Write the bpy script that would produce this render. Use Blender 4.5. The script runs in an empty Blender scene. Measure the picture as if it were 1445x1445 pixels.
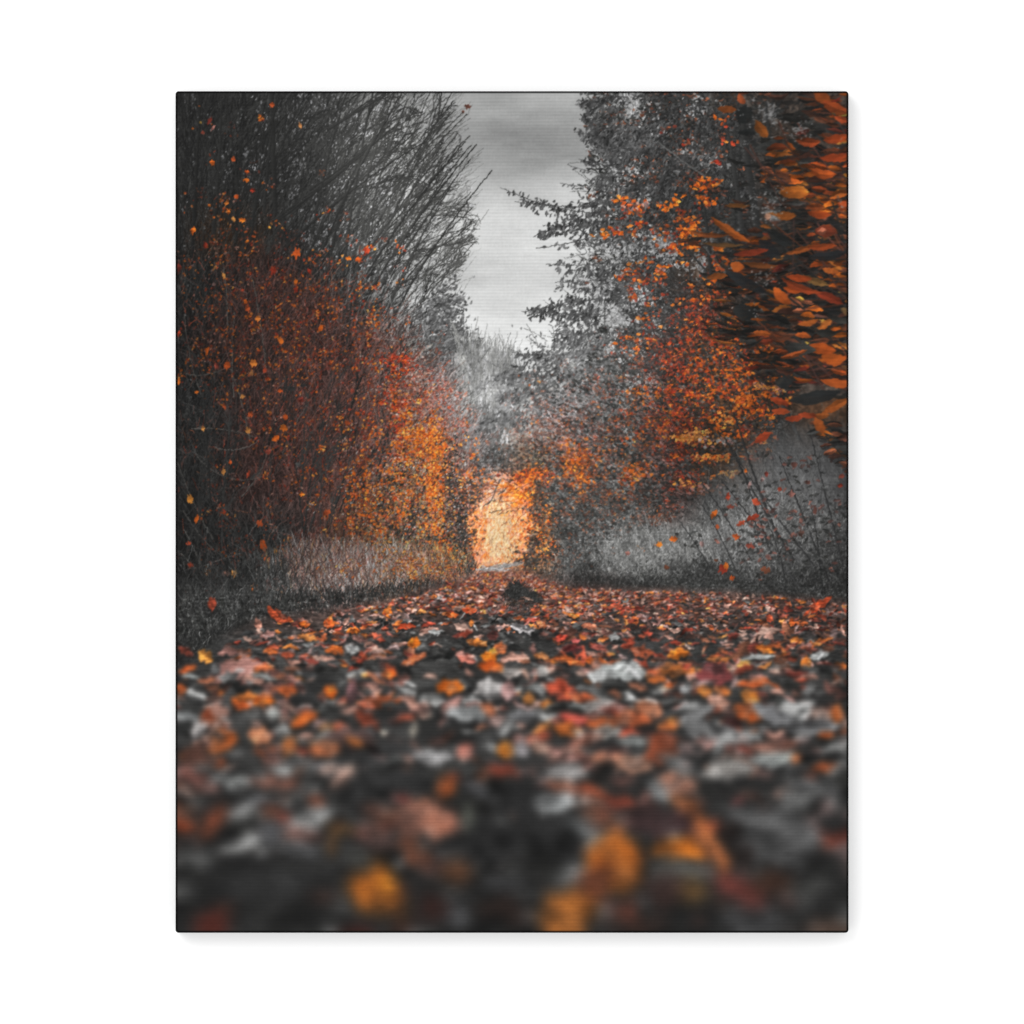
import math
import numpy as np

# ----------------------------------------------------------------------------
# The printed picture: an ink layout worked out stroke by stroke (twigs, leaves,
# grass, fallen leaves), in printer units of which the sheet is PW x PH.
# ----------------------------------------------------------------------------
OX, OY, PW, PH, S = 248, 129, 949, 1187, 2
HW, HH = PW * S, PH * S
R = np.random.default_rng(11)
BUF = np.zeros((HH, HW, 3), np.float32)
ALPHA = None                                   # set while a soft layer is being laid

def put(x, y, col, a=1.0):
    """Lay ink at sheet points x, y (N) with colours col (N,3)."""
    xi = ((x - OX) * S).astype(np.int32); yi = ((y - OY) * S).astype(np.int32)
    k = (xi >= 0) & (xi < HW) & (yi >= 0) & (yi < HH)
    xi, yi, col = xi[k], yi[k], col[k]
    if ALPHA is not None:
        BUF[yi, xi] = col; ALPHA[yi, xi] = 1.0; return
    if np.ndim(a): a = a[k][:, None]
    elif a >= 1.0:
        BUF[yi, xi] = col; return
    BUF[yi, xi] = BUF[yi, xi] * (1 - a) + col * a

def strokes(P, w0, w1, col, a=1.0):
    """Tapered polylines. P (N,K,2); widths at both ends (N); colours (N,3)."""
    N, K, _ = P.shape
    w0 = np.broadcast_to(np.asarray(w0, float), (N,)); w1 = np.broadcast_to(np.asarray(w1, float), (N,))
    L = np.sqrt((np.diff(P, axis=1) ** 2).sum(2)).sum(1)
    o = np.argsort(L)
    for c in np.array_split(o, max(1, N // 1500)):
        if len(c) == 0: continue
        M = int(max(3, L[c].max() * S * 1.25))
        t = np.linspace(0, K - 1.0001, M); i = t.astype(int); f = (t - i)[None, :, None]
        Q = P[c][:, i] * (1 - f) + P[c][:, i + 1] * f
        D = np.gradient(Q, axis=1); n = np.stack([-D[..., 1], D[..., 0]], 2)
        n /= np.maximum(np.sqrt((n ** 2).sum(2, keepdims=True)), 1e-6)
        w = w0[c][:, None] + (w1[c] - w0[c])[:, None] * np.linspace(0, 1, M)[None]
        J = max(1, int(np.ceil(w.max() * S * 1.2)))
        C = np.repeat(col[c][:, None], M, 1)
        for j in range(J):
            u = 0 if J == 1 else j / (J - 1) - 0.5
            q = Q + n * (w * u)[..., None]
            sh = 1.0 if J < 4 else 1.0 - 0.35 * u
            put(q[..., 0].ravel(), q[..., 1].ravel(), (C * sh).reshape(-1, 3), a)

def leaves(x, y, ln, wd, ang, col, a=1.0, curl=0.0, tone=0.18, ragged=0.25, pw=0.75):
    """Leaf blades: lengths ln, widths wd, angle in radians (downwards positive)."""
    N = len(x); x, y = np.asarray(x, float), np.asarray(y, float)
    ln = np.broadcast_to(np.asarray(ln, float), (N,)); wd = np.broadcast_to(np.asarray(wd, float), (N,))
    ang = np.broadcast_to(np.asarray(ang, float), (N,)); curl = np.broadcast_to(np.asarray(curl, float), (N,))
    o = np.argsort(-ln) if N > 3000 and ALPHA is None else np.arange(N)
    ph = R.uniform(0, 6.28, (N, 3)); tn = R.normal(0, tone, (N, 2))
    for c in np.array_split(o, max(1, N // 600)):
        if len(c) == 0: continue
        ns = int(np.clip(ln[c].max() * S * 1.3, 3, 400)); nt = int(np.clip(wd[c].max() * S * 1.3, 2, 260))
        s, t = np.meshgrid(np.linspace(-1, 1, ns), np.linspace(-1, 1, nt)); s, t = s.ravel()[None], t.ravel()[None]
        p = ph[c]
        prof = np.clip(1 - s * s, 0, 1) ** pw
        prof = prof * (1 + ragged * np.sin(s * 7 + p[:, :1]) * np.sign(t) + ragged * 0.6 * np.sin(s * 13 + p[:, 1:2]))
        hl, hw = ln[c][:, None] / 2, wd[c][:, None] / 2
        lx = s * hl; ly = t * prof * hw + curl[c][:, None] * hl * (s * s - 0.4)
        ca, sa = np.cos(ang[c])[:, None], np.sin(ang[c])[:, None]
        sh = 1 + tn[c][:, :1] * s + tn[c][:, 1:2] * np.sign(t) * 0.7 + 0.05 * np.sin(s * (4 + p[:, 1:2]) + t * (p[:, :1] - 3) + p[:, 2:3])
        C = np.clip(col[c][:, None] * sh[..., None], 0, 255)
        put((x[c][:, None] + lx * ca - ly * sa).ravel(), (y[c][:, None] + lx * sa + ly * ca).ravel(), C.reshape(-1, 3), a)

def up(g, h, w):
    """Smooth enlargement of a small grid."""
    for ax, n in ((0, h), (1, w)):
        m = g.shape[ax]
        t = np.linspace(0, m - 1.0001, n); i = t.astype(int); f = t - i; f = f * f * (3 - 2 * f)
        sh = [1] * g.ndim; sh[ax] = n; f = f.reshape(sh)
        g = np.take(g, i, ax) * (1 - f) + np.take(g, np.minimum(i + 1, m - 1), ax) * f
    return g

def lin(g, h, w):
    for ax, n in ((0, h), (1, w)):
        m = g.shape[ax]
        t = np.linspace(0, m - 1.0001, n); i = t.astype(int); f = t - i
        sh = [1] * g.ndim; sh[ax] = n; f = f.reshape(sh)
        g = np.take(g, i, ax) * (1 - f) + np.take(g, np.minimum(i + 1, m - 1), ax) * f
    return g

def noise(h, w, cy, cx, octv=4, pers=0.55):
    out = np.zeros((h, w), np.float32); amp = 1; tot = 0
    for k in range(octv):
        out += amp * up(R.normal(0, 1, (max(2, int(h / cy) + 2), max(2, int(w / cx) + 2))).astype(np.float32), h, w)
        tot += amp * amp; amp *= pers; cy = max(1.01, cy / 2); cx = max(1.01, cx / 2)
    return out / math.sqrt(tot)

def box(a, r, ax):
    if r < 1: return a
    n = a.shape[ax]; p = [(0, 0)] * a.ndim; p[ax] = (r + 1, r)
    c = np.cumsum(np.pad(a, p, mode='edge').astype(np.float64), axis=ax)
    return ((np.take(c, range(2 * r + 1, n + 2 * r + 1), ax) - np.take(c, range(0, n), ax)) / (2 * r + 1)).astype(np.float32)

def blur(a, r, n=2):
    r = int(round(r))
    for _ in range(n): a = box(box(a, r, 0), r, 1)
    return a

# density fields on a coarse grid of 4 units
GH, GW = PH // 4 + 1, PW // 4 + 1
GY, GX = np.mgrid[0:GH, 0:GW].astype(np.float32); GX = GX * 4 + OX + 2; GY = GY * 4 + OY + 2

def inside(poly, X=None, Y=None):
    X = GX if X is None else X; Y = GY if Y is None else Y
    r = np.zeros(X.shape, bool); q = poly[-1]
    for p in poly:
        if p[1] != q[1]:
            k = ((p[1] > Y) != (q[1] > Y)) & (X < (q[0] - p[0]) * (Y - p[1]) / (q[1] - p[1]) + p[0])
            r ^= k
        q = p
    return r

def field(*blobs):
    f = np.zeros(GX.shape, np.float32)
    for (x, y, sx, sy, a) in blobs: f += a * np.exp(-((GX - x) / sx) ** 2 - ((GY - y) / sy) ** 2)
    return f

def area(poly, soft=2): return blur(inside(poly).astype(np.float32), soft)

def pick(f, n):
    p = np.clip(f, 0, None).ravel().astype(float); p /= p.sum()
    k = R.choice(p.size, n, p=p)
    return GX.ravel()[k] + R.uniform(-2, 2, n), GY.ravel()[k] + R.uniform(-2, 2, n)

def clumped(f, n, per=8, spread=7, sy=None):
    """positions gathered in clumps"""
    m = max(1, n // per); cx, cy = pick(f, m); k = R.integers(0, m, n)
    sz = R.lognormal(0, 0.45, m)[k]
    return cx[k] + R.normal(0, spread, n) * sz, cy[k] + R.normal(0, sy or spread, n) * sz

PAL = {c: np.array(v, np.float32) for c, v in dict(
    o=[(214, 104, 34), (226, 118, 40), (196, 88, 36), (176, 82, 42), (232, 136, 58)],
    r=[(150, 52, 34), (170, 64, 40), (118, 48, 38), (138, 66, 52), (178, 74, 46)],
    y=[(224, 148, 62), (206, 140, 74), (232, 160, 84), (190, 130, 80)],
    b=[(112, 66, 46), (96, 58, 46), (136, 80, 56), (84, 58, 50)],
    m=[(104, 66, 58), (88, 60, 55), (120, 76, 66), (74, 54, 50)],
    g=[(62, 62, 61), (78, 78, 77), (50, 50, 50), (96, 96, 95)],
    d=[(40, 40, 38), (48, 48, 47), (34, 35, 34), (54, 55, 54)],
    l=[(150, 150, 148), (172, 172, 170), (128, 128, 127), (186, 186, 184)],
    p=[(240, 146, 98), (246, 166, 120), (236, 126, 74), (240, 150, 122), (250, 184, 138)],
    k=[(186, 130, 112), (164, 110, 100), (150, 120, 116), (196, 150, 132)]).items()}

def ink(mix, n, jit=0.12):
    """n colours from a mix such as 'ooorb'"""
    ks = R.integers(0, len(mix), n); out = np.zeros((n, 3), np.float32)
    for i, ch in enumerate(mix):
        k = ks == i; p = PAL[ch]; out[k] = p[R.integers(0, len(p), k.sum())]
    return np.clip(out * R.lognormal(0, jit, (n, 1)), 0, 255)

TINT = dict(g=(1, 1, .985), o=(1.63, .81, .30), b=(1.27, .92, .68), r=(1.80, .68, .5), m=(1.24, .90, .84),
            y=(1.38, .92, .38), p=(1.31, .91, .60))
ROWS = '''
40g 42g 46g 52g 62g 76g 100g 120g 150g 163g 165g 172g 90g 85g 62g 58g 66b 62b 74b 56b
40g 42g 44g 51g 60g 78g 108g 130g 158g 160g 160g 168g 105g 92g 66g 64g 62g 58b 74b 58b
40g 44g 46g 48g 57g 80g 110g 128g 150g 158g 160g 166g 130g 88g 70g 72g 60g 64b 76b 62b
38g 44g 45g 46g 56g 76g 106g 124g 170g 195g 190g 150g 120g 84g 72g 68g 60g 66b 74b 66b
38g 44b 46b 46g 56g 80g 100g 118g 190g 212g 205g 130g 110g 88g 76g 66g 56g 64b 74b 64b
38g 42g 48m 48m 54g 72g 100g 130g 195g 205g 204g 150g 110g 88g 76g 70b 56g 62b 68b 60b
36g 42g 48m 52m 56m 64g 88g 120g 200g 214g 205g 160g 100g 88g 78g 74m 66b 56b 62b 56b
36g 42m 48m 54m 58m 58m 82m 110g 170g 220g 190g 150g 105g 96g 82m 78b 68b 54b 62b 62b
40g 42g 48m 54m 58m 62m 82m 105m 152g 162g 132g 124g 104g 88g 72m 84b 82b 56b 70b 62b
38g 42g 48m 54m 56m 62m 86m 110m 128g 150g 130g 112m 94g 78g 66m 70b 68b 58g 66b 56b
38g 42g 46m 52m 56m 66m 88m 118b 102m 118g 96b 94g 88g 74g 64m 68b 70b 72g 75g 66g
38g 40g 44m 52m 58m 72m 90b 112b 98m 140g 112b 90g 85g 78g 62m 66g 80g 78g 82g 62g
36g 40g 44g 52g 60m 74b 90b 104b 92m 182p 110b 74g 78g 90g 88g 90g 90g 78g 80g 56g
38g 42g 50g 68g 88m 104m 108b 104b 84m 180p 96b 82g 100g 110g 108g 98g 90g 76g 62g 48g
38g 40g 46g 58g 70g 76g 74g 66m 90m 100m 80m 76m 66m 64g 60g 56g 52g 50g 46g 42g'''
def base_map():
    T = np.array([[[float(c[:-1]) * t for t in TINT[c[-1]]] for c in r.split()] for r in ROWS.strip().split('\n')], np.float32)
    h = 700 * S
    B = lin(T, h + S * 25, HW)                         # rows run from 130 to 830
    return np.concatenate([B[:h], np.repeat(B[h - 1:h], HH - h, 0)])[:HH]

def at(B, x, y):
    xi = np.clip(((x - OX) * S).astype(int), 0, HW - 1); yi = np.clip(((y - OY) * S).astype(int), 0, HH - 1)
    return B[yi, xi]

SKY_L = [(130, 628), (150, 636), (200, 640), (250, 648), (300, 664), (330, 672), (360, 658), (400, 640), (430, 628), (460, 634), (490, 648), (505, 655)]
SKY_R = [(130, 818), (200, 832), (240, 846), (275, 822), (300, 800), (330, 812), (360, 800), (400, 800), (430, 775), (450, 790), (470, 775), (490, 740), (505, 705)]

def arc(x, y, ln, ang, bend, K=6):
    """curved paths from a foot point; ang in radians, 0 = right, pi/2 = up"""
    t = np.linspace(0, 1, K)[None]; a = ang[:, None] + bend[:, None] * t
    st = ln[:, None] / (K - 1)
    dx, dy = np.cos(a) * st, -np.sin(a) * st
    X = x[:, None] + np.concatenate([np.zeros((len(x), 1)), np.cumsum(dx[:, :-1], 1)], 1)
    Y = y[:, None] + np.concatenate([np.zeros((len(x), 1)), np.cumsum(dy[:, :-1], 1)], 1)
    return np.stack([X, Y], 2)

def tree(x, y, ln, ang, bend, w, col, depth=3, kids=7, spread=0.5, fine=0.35, keep=None):
    """branches that fork; every level is laid in one go"""
    P = arc(x, y, ln, ang, bend, 9)
    if keep is not None:
        k = keep(P[:, -1, 0], P[:, -1, 1]); P, ln, ang, bend, w, col = P[k], ln[k], ang[k], bend[k], w[k], col[k]
    if len(P) == 0: return
    if depth > 0:
        n = len(P); m = n * kids; i = np.repeat(np.arange(n), kids)
        t = R.uniform(0.2, 0.98, m) * 8; j = t.astype(int).clip(0, 7); f = (t - j)[:, None]
        q = P[i, j] * (1 - f) + P[i, j + 1] * f
        a2 = ang[i] + bend[i] * t / 8 + R.choice([-1, 1], m) * R.uniform(0.15, 1, m) * spread
        l2 = ln[i] * R.uniform(0.25, 0.55, m) * (1.15 - t / 12)
        tree(q[:, 0], q[:, 1], l2, a2, bend[i] * 0.5 + R.normal(0, 0.42, m), np.maximum(w[i] * 0.46, fine), np.clip(col[i] * R.lognormal(0.06, 0.1, (m, 1)), 0, 255), depth - 1, kids, spread * 0.95, fine, keep)
    strokes(P, w, np.maximum(w * 0.35, fine), col)

def inter(tab, y): return np.interp(y, [p[0] for p in tab], [p[1] for p in tab])

G = {}

def woods():
    global BUF
    Y, X = np.mgrid[0:HH, 0:HW].astype(np.float32); X = X / S + OX; Y = Y / S + OY
    # --- overcast sky
    sk = np.interp(Y[:, 0], [129, 150, 200, 228, 245, 262, 300, 340, 372, 400, 440, 490, 560], [161, 163, 160, 160, 172, 190, 203, 213, 203, 207, 219, 229, 226]).astype(np.float32)[:, None]
    sky = sk + 7.5 * noise(HH, HW, 60, 200, 5) + 3.0 * noise(HH, HW, 300, 420, 3)
    dk = np.exp(-((X - 735) / 85) ** 2 - ((Y - 195) / 52) ** 2); sky = sky - 15 * dk + 10 * np.exp(-((X - 800) / 60) ** 2 - ((Y - 132) / 25) ** 2)
    sky = sky + 9 * np.exp(-((X - 745) / 80) ** 2 - ((Y - 330) / 28) ** 2) - 6 * np.exp(-((X - 700) / 60) ** 2 - ((Y - 385) / 16) ** 2)
    BUF[:] = sky[..., None] * np.array([1.0, 1.003, 0.998], np.float32)
    # --- tone of the woods behind the twigs
    B = base_map()
    B[:int(400 * S), int(660 * S):] *= .9
    B[:int(430 * S), int(790 * S):] = (lambda t: t * .35 + t.mean(2, keepdims=True) * .65)(B[:int(430 * S), int(790 * S):])
    def dab(x0, y0, sx, sy, k, col=None):
        e = np.exp(-((X - x0) / sx) ** 4 - ((Y - y0) / sy) ** 4)[..., None] if sx > 0 else 0
        B[:] = B * (1 + (k - 1) * e) if col is None else B * (1 - k * e) + np.array(col, np.float32) * k * e
    for a in ((872, 764, 54, 28, 1.26), (960, 760, 46, 24, 1.24), (800, 788, 20, 15, 1.18), (1030, 735, 40, 50, 1.16), (1090, 690, 50, 50, 1.1), (1130, 700, 60, 60, 1.06), (880, 822, 75, 10, .56), (985, 806, 45, 15, .62), (826, 806, 22, 16, .62), (1090, 824, 90, 18, .8), (760, 815, 30, 8, .75), (757, 735, 5, 44, .55), (745, 792, 14, 12, .55), (655, 745, 8, 50, .72), (640, 730, 8, 40, .85), (585, 832, 70, 8, .66), (480, 850, 60, 8, .7), (468, 800, 70, 26, 1.12), (560, 800, 40, 16, 1.08), (700, 660, 16, 22, .8), (790, 535, 30, 20, .85), (735, 545, 18, 14, .72), (700, 595, 30, 7, .62), (838, 590, 16, 6, .6), (320, 860, 60, 30, .9)): dab(*a)
    dab(707, 742, 43, 56, .93, (243, 164, 114)); [dab(a_, b_, c_ * .9, d_ * .9, .5, (176 - 40 * (a_ > 1020), ) * 3) for (a_, b_, c_, d_) in ((893, 150, 15, 22), (985, 150, 20, 13), (1000, 225, 13, 16), (888, 238, 18, 18), (872, 352, 20, 11), (935, 340, 32, 11), (948, 366, 22, 9), (900, 420, 18, 18), (862, 440, 22, 18), (990, 330, 9, 10), (846, 402, 18, 12), (868, 485, 16, 11), (905, 540, 9, 10), (990, 378, 7, 15), (960, 215, 12, 9), (925, 455, 10, 12), (1085, 160, 12, 10), (1092, 292, 10, 14))]; dab(613, 690, 10, 70, .42, (186, 98, 40)); dab(606, 622, 22, 18, .5, (196, 100, 40)); dab(566, 610, 10, 70, .35, (150, 66, 40)); dab(640, 775, 22, 34, .3, (150, 92, 40)); dab(600, 790, 40, 16, .25, (170, 110, 70)); dab(566, 512, 13, 10, .6, (170, 48, 30)); dab(815, 652, 13, 20, .45, (190, 100, 44)); dab(895, 668, 12, 10, .4, (190, 100, 44)); dab(770, 755, 9, 40, .5, (196, 100, 34)); dab(738, 668, 24, 6, .6, (176, 92, 36)); dab(960, 625, 14, 50, .4, (110, 44, 32)); dab(1035, 502, 46, 20, .3, (180, 84, 34))
    xl = inter(SKY_L, Y[:, 0])[:, None]; xr = inter(SKY_R, Y[:, 0])[:, None]
    edge = noise(HH, HW, 26, 26, 4) * 11
    ml = np.clip((xl - 22 + edge - X) / 130, 0, 1); mr = np.clip((X - xr - 24 + edge) / 95, 0, 1)
    mb = np.clip((Y - 505 + edge) / 40, 0, 1)
    M = np.clip(np.maximum(np.maximum(ml, mr), mb), 0, 1)
    nz = noise(HH, HW, 9, 7, 3); nz2 = noise(HH, HW, 60, 40, 3)
    U = B * np.exp(0.17 * nz + 0.13 * nz2)[..., None]
    BUF = (BUF * (1 - M[..., None]) + U * M[..., None]).astype(np.float32)
    def tw(f, n, ln, aa, asd, w, gain, mix=None, bend=0.25, a=1.0, jit=0.2, per=None):
        x, y = pick(f, n) if per is None else clumped(f, n, per, 6)
        th = (aa(x, y) if callable(aa) else np.full(n, aa)) + R.normal(0, asd, n)
        P = arc(x, y, R.uniform(*ln, n), th, R.normal(0, bend, n), 4)
        c = at(B, x, y) * gain if mix is None else ink(mix, n)
        if mix is None and gain > 1: c = np.minimum(c, np.maximum(at(B, x, y), 128) * 1.02)
        c = np.clip(c * R.lognormal(0, jit, (n, 1)), 0, 255)
        strokes(P, R.uniform(*w, n), w[0] * 0.7, c.astype(np.float32), a)
    lean = lambda x, y: np.radians(94 - 44 * np.clip((x - 260) / 390, 0, 1) + 10 * np.clip((y - 450) / 300, -0.5, 1))
    left_up = area([(240, 120), (640, 120), (655, 300), (640, 420), (600, 470), (480, 520), (240, 560)], 3)
    left_lo = area([(240, 360), (420, 380), (560, 430), (650, 560), (690, 690), (670, 800), (560, 830), (240, 860)], 3)
    # sky glints between the twigs on the left
    g = left_up * (0.15 + field((560, 250, 90, 190, 1), (405, 170, 55, 60, .8), (340, 240, 45, 30, .45), (450, 330, 30, 60, .8), (255, 500, 10, 45, .9), (480, 250, 60, 120, .8), (380, 260, 20, 20, .5), (265, 150, 15, 30, .6)))
    x, y = clumped(g, 3000, 9, 7, 11); n = len(x)
    L = np.interp(x, [250, 400, 520, 600, 660], [96, 118, 138, 155, 165]) * R.lognormal(0, 0.14, n)
    leaves(x, y, R.uniform(1.8, 5.5, n), R.uniform(.7, 1.6, n), -lean(x, y) + R.normal(0, .3, n), np.stack([L, L, L * 1.01], 1).astype(np.float32), 0.8)
    G['B'], G['M'] = B, M
    # --- left: bare fans of branches
    thin = np.clip((585 - GX) / 120, .12, 1); tw(left_up * thin ** 2, 3600, (10, 34), lean, 0.22, (0.4, 0.8), 0.68, a=0.6)
    tw(left_up * field((620, 280, 60, 200, 1)), 900, (12, 34), lean, 0.22, (0.35, 0.6), 0.66, a=0.5)
    tw(left_up * thin ** 2, 2200, (8, 30), lean, 0.4, (0.4, 0.8), 1.45, a=0.45)
    keep = lambda ex, ey: (ex < inter(SKY_L, ey) + 11) & (ey < 700)
    def stems(rows, kids=7, depth=3, spread=0.5, fine=0.34):
        for (x, y, an, ln, bd, w, c) in rows:
            one = lambda v: np.array([v], float)
            tree(one(x), one(y), one(ln), np.radians(one(an)), one(bd), one(w * .72), np.array([[c, c, c * .98]], np.float32), depth, kids, spread, fine, keep)
    for k in range(46):                                  # the thicket of stems further in
        x = R.uniform(245, 560); y = R.uniform(430, 760); an = 97 - (x - 250) * 0.075 + R.normal(0, 5)
        c = R.uniform(34, 58) + max(0, x - 430) * 0.10
        stems([(x, y, an, R.uniform(230, 430), R.uniform(-0.55, -0.05) - (x - 250) / 900, R.uniform(1.0, 2.6), c)], 7, 2)
    stems([(388, 330, 92, 215, -.02, 9, 42), (452, 470, 84, 360, -.30, 6, 44), (470, 500, 76, 400, -.45, 5, 46), (330, 500, 90, 380, -.1, 5, 40), (345, 330, 62, 320, -.55, 4.5, 46), (372, 330, 52, 260, -.35, 4.5, 48),
           (430, 285, 45, 190, -.25, 4, 52), (455, 190, 38, 160, -.1, 3.2, 50), (300, 250, 55, 180, -.3, 4, 44), (262, 440, 84, 320, .1, 7, 36), (290, 700, 94, 420, .1, 6, 36)], 5, 3, .6, .28)
    stems([(520, 500, 66, 330, -.12, 4.2, 58), (535, 470, 60, 300, -.1, 3.6, 62), (545, 430, 58, 250, -.1, 3.4, 62), (560, 375, 62, 190, -.12, 3, 66), (556, 350, 58, 170, .02, 3, 66), (500, 430, 68, 330, -.1, 4, 54), (560, 470, 52, 170, -.1, 2.6, 70), (540, 330, 60, 230, -.2, 3.2, 64),
           (520, 280, 48, 210, -.15, 3, 62), (560, 260, 46, 150, -.05, 2.4, 68), (575, 420, 50, 120, -.3, 2.2, 76), (590, 330, 55, 130, -.1, 2.2, 72), (600, 250, 42, 80, 0, 1.8, 74), (585, 400, 45, 105, -.25, 2, 76), (575, 205, 38, 105, .1, 2.2, 66), (600, 175, 30, 70, .1, 1.8, 62), (480, 560, 72, 420, -.25, 5, 50)], 5, 3, 0.62, .26)
    x, y = clumped(g * np.clip((600 - GX) / 60, 0, 1), 1100, 7, 6, 10); n = len(x)
    L = np.interp(x, [250, 400, 520, 600, 660], [104, 128, 146, 155, 165]) * R.lognormal(0, 0.16, n)
    leaves(x, y, R.uniform(1.8, 5, n), R.uniform(0.8, 1.7, n), -lean(x, y) + R.normal(0, .35, n), np.stack([L, L, L * 1.01], 1).astype(np.float32), 0.75)
    tw(left_up * np.clip((600 - GX) / 80, 0, 1), 1500, (10, 34), lean, .2, (.4, .8), .62, a=.75)
    stems([(382, 313, 36, 215, .12, 3.6, 46), (372, 345, 48, 250, -.18, 3.4, 46), (432, 276, 36, 150, .10, 3.0, 50), (455, 184, 30, 125, .05, 2.8, 50), (500, 380, 52, 190, -.12, 3.2, 52), (520, 330, 55, 190, .05, 2.8, 56), (545, 352, 57, 160, -.02, 2.6, 58), (470, 430, 58, 300, -.16, 3.4, 50), (330, 400, 78, 260, -.35, 4, 42), (520, 470, 58, 230, -.3, 3, 56), (560, 300, 46, 130, -.05, 2.2, 62), (405, 420, 66, 260, -.2, 3.4, 46), (600, 330, 48, 105, -.1, 1.8, 70), (590, 260, 44, 100, .1, 1.7, 70), (610, 400, 40, 60, .2, 1.4, 78), (420, 330, 40, 230, .05, 3.2, 48)], 7, 2, 0.55, .26)
    for (x, y, an, ln, bd, w, c) in ((388, 300, 92, 180, -.03, 8, 40), (372, 300, 86, 180, -.1, 5, 42), (350, 420, 95, 300, .05, 5, 40), (300, 330, 84, 210, .1, 5, 42), (440, 330, 80, 210, -.15, 4.5, 46), (480, 420, 84, 300, -.12, 5, 48), (505, 300, 76, 180, -.1, 4, 52), (516, 340, 80, 210, -.25, 3.6, 54), (268, 420, 88, 300, -.05, 6, 36), (545, 440, 68, 200, -.2, 3.6, 56)):
        P = arc(np.array([x], float), np.array([y], float), np.array([ln], float), np.radians([an]), np.array([bd]), 10); strokes(P, w * .8, w * .4, np.array([[c, c, c * .98]], np.float32), .9)
    for (x, y, an, ln, bd, w, c) in ((400, 352, 44, 250, -.25, 3.2, 40), (382, 318, 36, 210, .10, 3.0, 42), (436, 268, 34, 160, .12, 2.6, 44), (462, 182, 30, 120, .02, 2.4, 46), (470, 470, 62, 330, -.25, 3.6, 42), (505, 440, 60, 290, -.2, 3.2, 46), (540, 400, 58, 215, -.12, 2.8, 52), (556, 360, 60, 190, -.18, 2.4, 54), (530, 300, 50, 190, -.1, 2.2, 56), (560, 300, 52, 150, -.2, 1.8, 62), (585, 385, 50, 110, -.3, 1.6, 66), (575, 230, 40, 110, .12, 1.8, 60), (420, 460, 74, 340, -.3, 3.4, 40), (340, 470, 86, 350, -.2, 4, 38), (500, 250, 66, 130, -.2, 2, 52), (520, 520, 66, 330, -.3, 3, 50)):
        P = arc(np.array([x], float), np.array([y], float), np.array([ln], float), np.radians([an]), np.array([bd]), 12); strokes(P, w, w * .3, np.array([[c, c, c * .98]], np.float32), .95)
    # small grey-leaved trees by the gap
    f = area([(596, 440), (630, 410), (652, 460), (640, 520), (664, 470), (640, 560), (600, 540)], 2)
    x, y = clumped(f, 2600, 12, 7); n = len(x); L = R.normal(98, 26, n)
    leaves(x, y, R.uniform(3, 7, n), R.uniform(1.5, 3, n), R.uniform(-1.4, .2, n), np.clip(np.stack([L, L, L], 1), 52, 200).astype(np.float32), 0.85)
    stems([(610, 560, 62, 120, -.1, 2, 84), (630, 540, 50, 70, 0, 1.6, 80), (640, 510, 44, 44, 0, 1.4, 84), (604, 500, 66, 100, -.3, 2, 84)], 7, 2)
    # far bare trees in the gap
    f = area([(640, 520), (655, 480), (668, 490), (690, 500), (722, 505), (730, 560), (706, 650), (680, 660), (655, 640)], 2)
    tw(f, 1500, (8, 34), math.radians(90), 0.16, (0.5, 1.0), 0.0, 'g', a=0.35)
    x, y = pick(f, 1500); n = len(x); L = R.normal(168, 24, n); leaves(x, y, R.uniform(3, 9, n), R.uniform(1, 2.2, n), math.pi / 2 + R.normal(0, .3, n), np.stack([L, L, L * 1.01], 1).astype(np.float32), 0.6)
    tw(f, 700, (8, 30), math.radians(88), 0.22, (0.5, 0.9), 0.7, a=0.6)
    for x, y0, y1 in ((652, 560, 470), (661, 600, 482), (672, 600, 490), (684, 590, 500), (700, 590, 500), (712, 560, 492), (722, 560, 505)):
        stems([(x, y0, 91 + R.normal(0, 3), y0 - y1, 0.02, 1.5, 136)], 7, 2, 0.3)
    # reddish thicket
    redf = left_lo * (0.12 + field((545, 620, 120, 200, 1), (450, 520, 120, 140, .55), (470, 700, 130, 120, .6), (620, 560, 50, 60, .6), (400, 420, 90, 60, .35), (640, 660, 40, 80, .5), (330, 430, 90, 120, .38), (300, 570, 70, 150, .22), (440, 390, 60, 50, .3)))
    tw(left_lo, 8000, (8, 34), lean, 0.35, (0.5, 1.0), 0.58, a=0.65)
    tw(redf, 6500, (6, 30), lean, 0.5, (0.4, 0.8), 1.4, a=0.5)
    tw(redf, 2600, (6, 26), lean, 0.5, (0.4, 0.8), 0, 'mmmbr', a=0.5)
    tw(left_lo, 1300, (10, 46), lean, 0.6, (0.4, 0.8), 1.8, a=0.45, bend=0.5)
    for (x, y, an, ln, bd, w, c) in ((262, 527, -12, 70, 1.0, 1.6, 84), (270, 605, 5, 95, -.5, 1.3, 92), (275, 640, -52, 110, 1.3, 1.3, 84), (300, 630, -20, 70, 1.1, 1.3, 100), (398, 640, 70, 90, -.3, 1.2, 90), (330, 560, 95, 120, -.2, 1.4, 96),
                                     (352, 620, 100, 110, .2, 1.3, 92), (375, 520, 96, 130, .1, 1.2, 96), (258, 720, -60, 110, .5, 1.4, 80), (300, 760, 120, 120, -.2, 1.4, 80), (320, 470, 88, 100, .2, 1.6, 88), (285, 560, 110, 120, -.3, 1.3, 80), (430, 670, 48, 100, -.2, 1.5, 60), (440, 690, 55, 90, -.2, 1.4, 64),
                                     (255, 780, -50, 60, .2, 1.2, 100), (282, 800, 22, 60, -.1, 1.1, 100), (284, 800, 112, 60, .1, 1.3, 96), (480, 497, -5, 90, -.1, 1.2, 60), (395, 545, 60, 70, -.2, 1.2, 70), (340, 700, 45, 80, .6, 1.1, 90)):
        P = arc(np.array([x], float), np.array([y], float), np.array([ln], float), np.radians([an]), np.array([bd]), 12)
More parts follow.
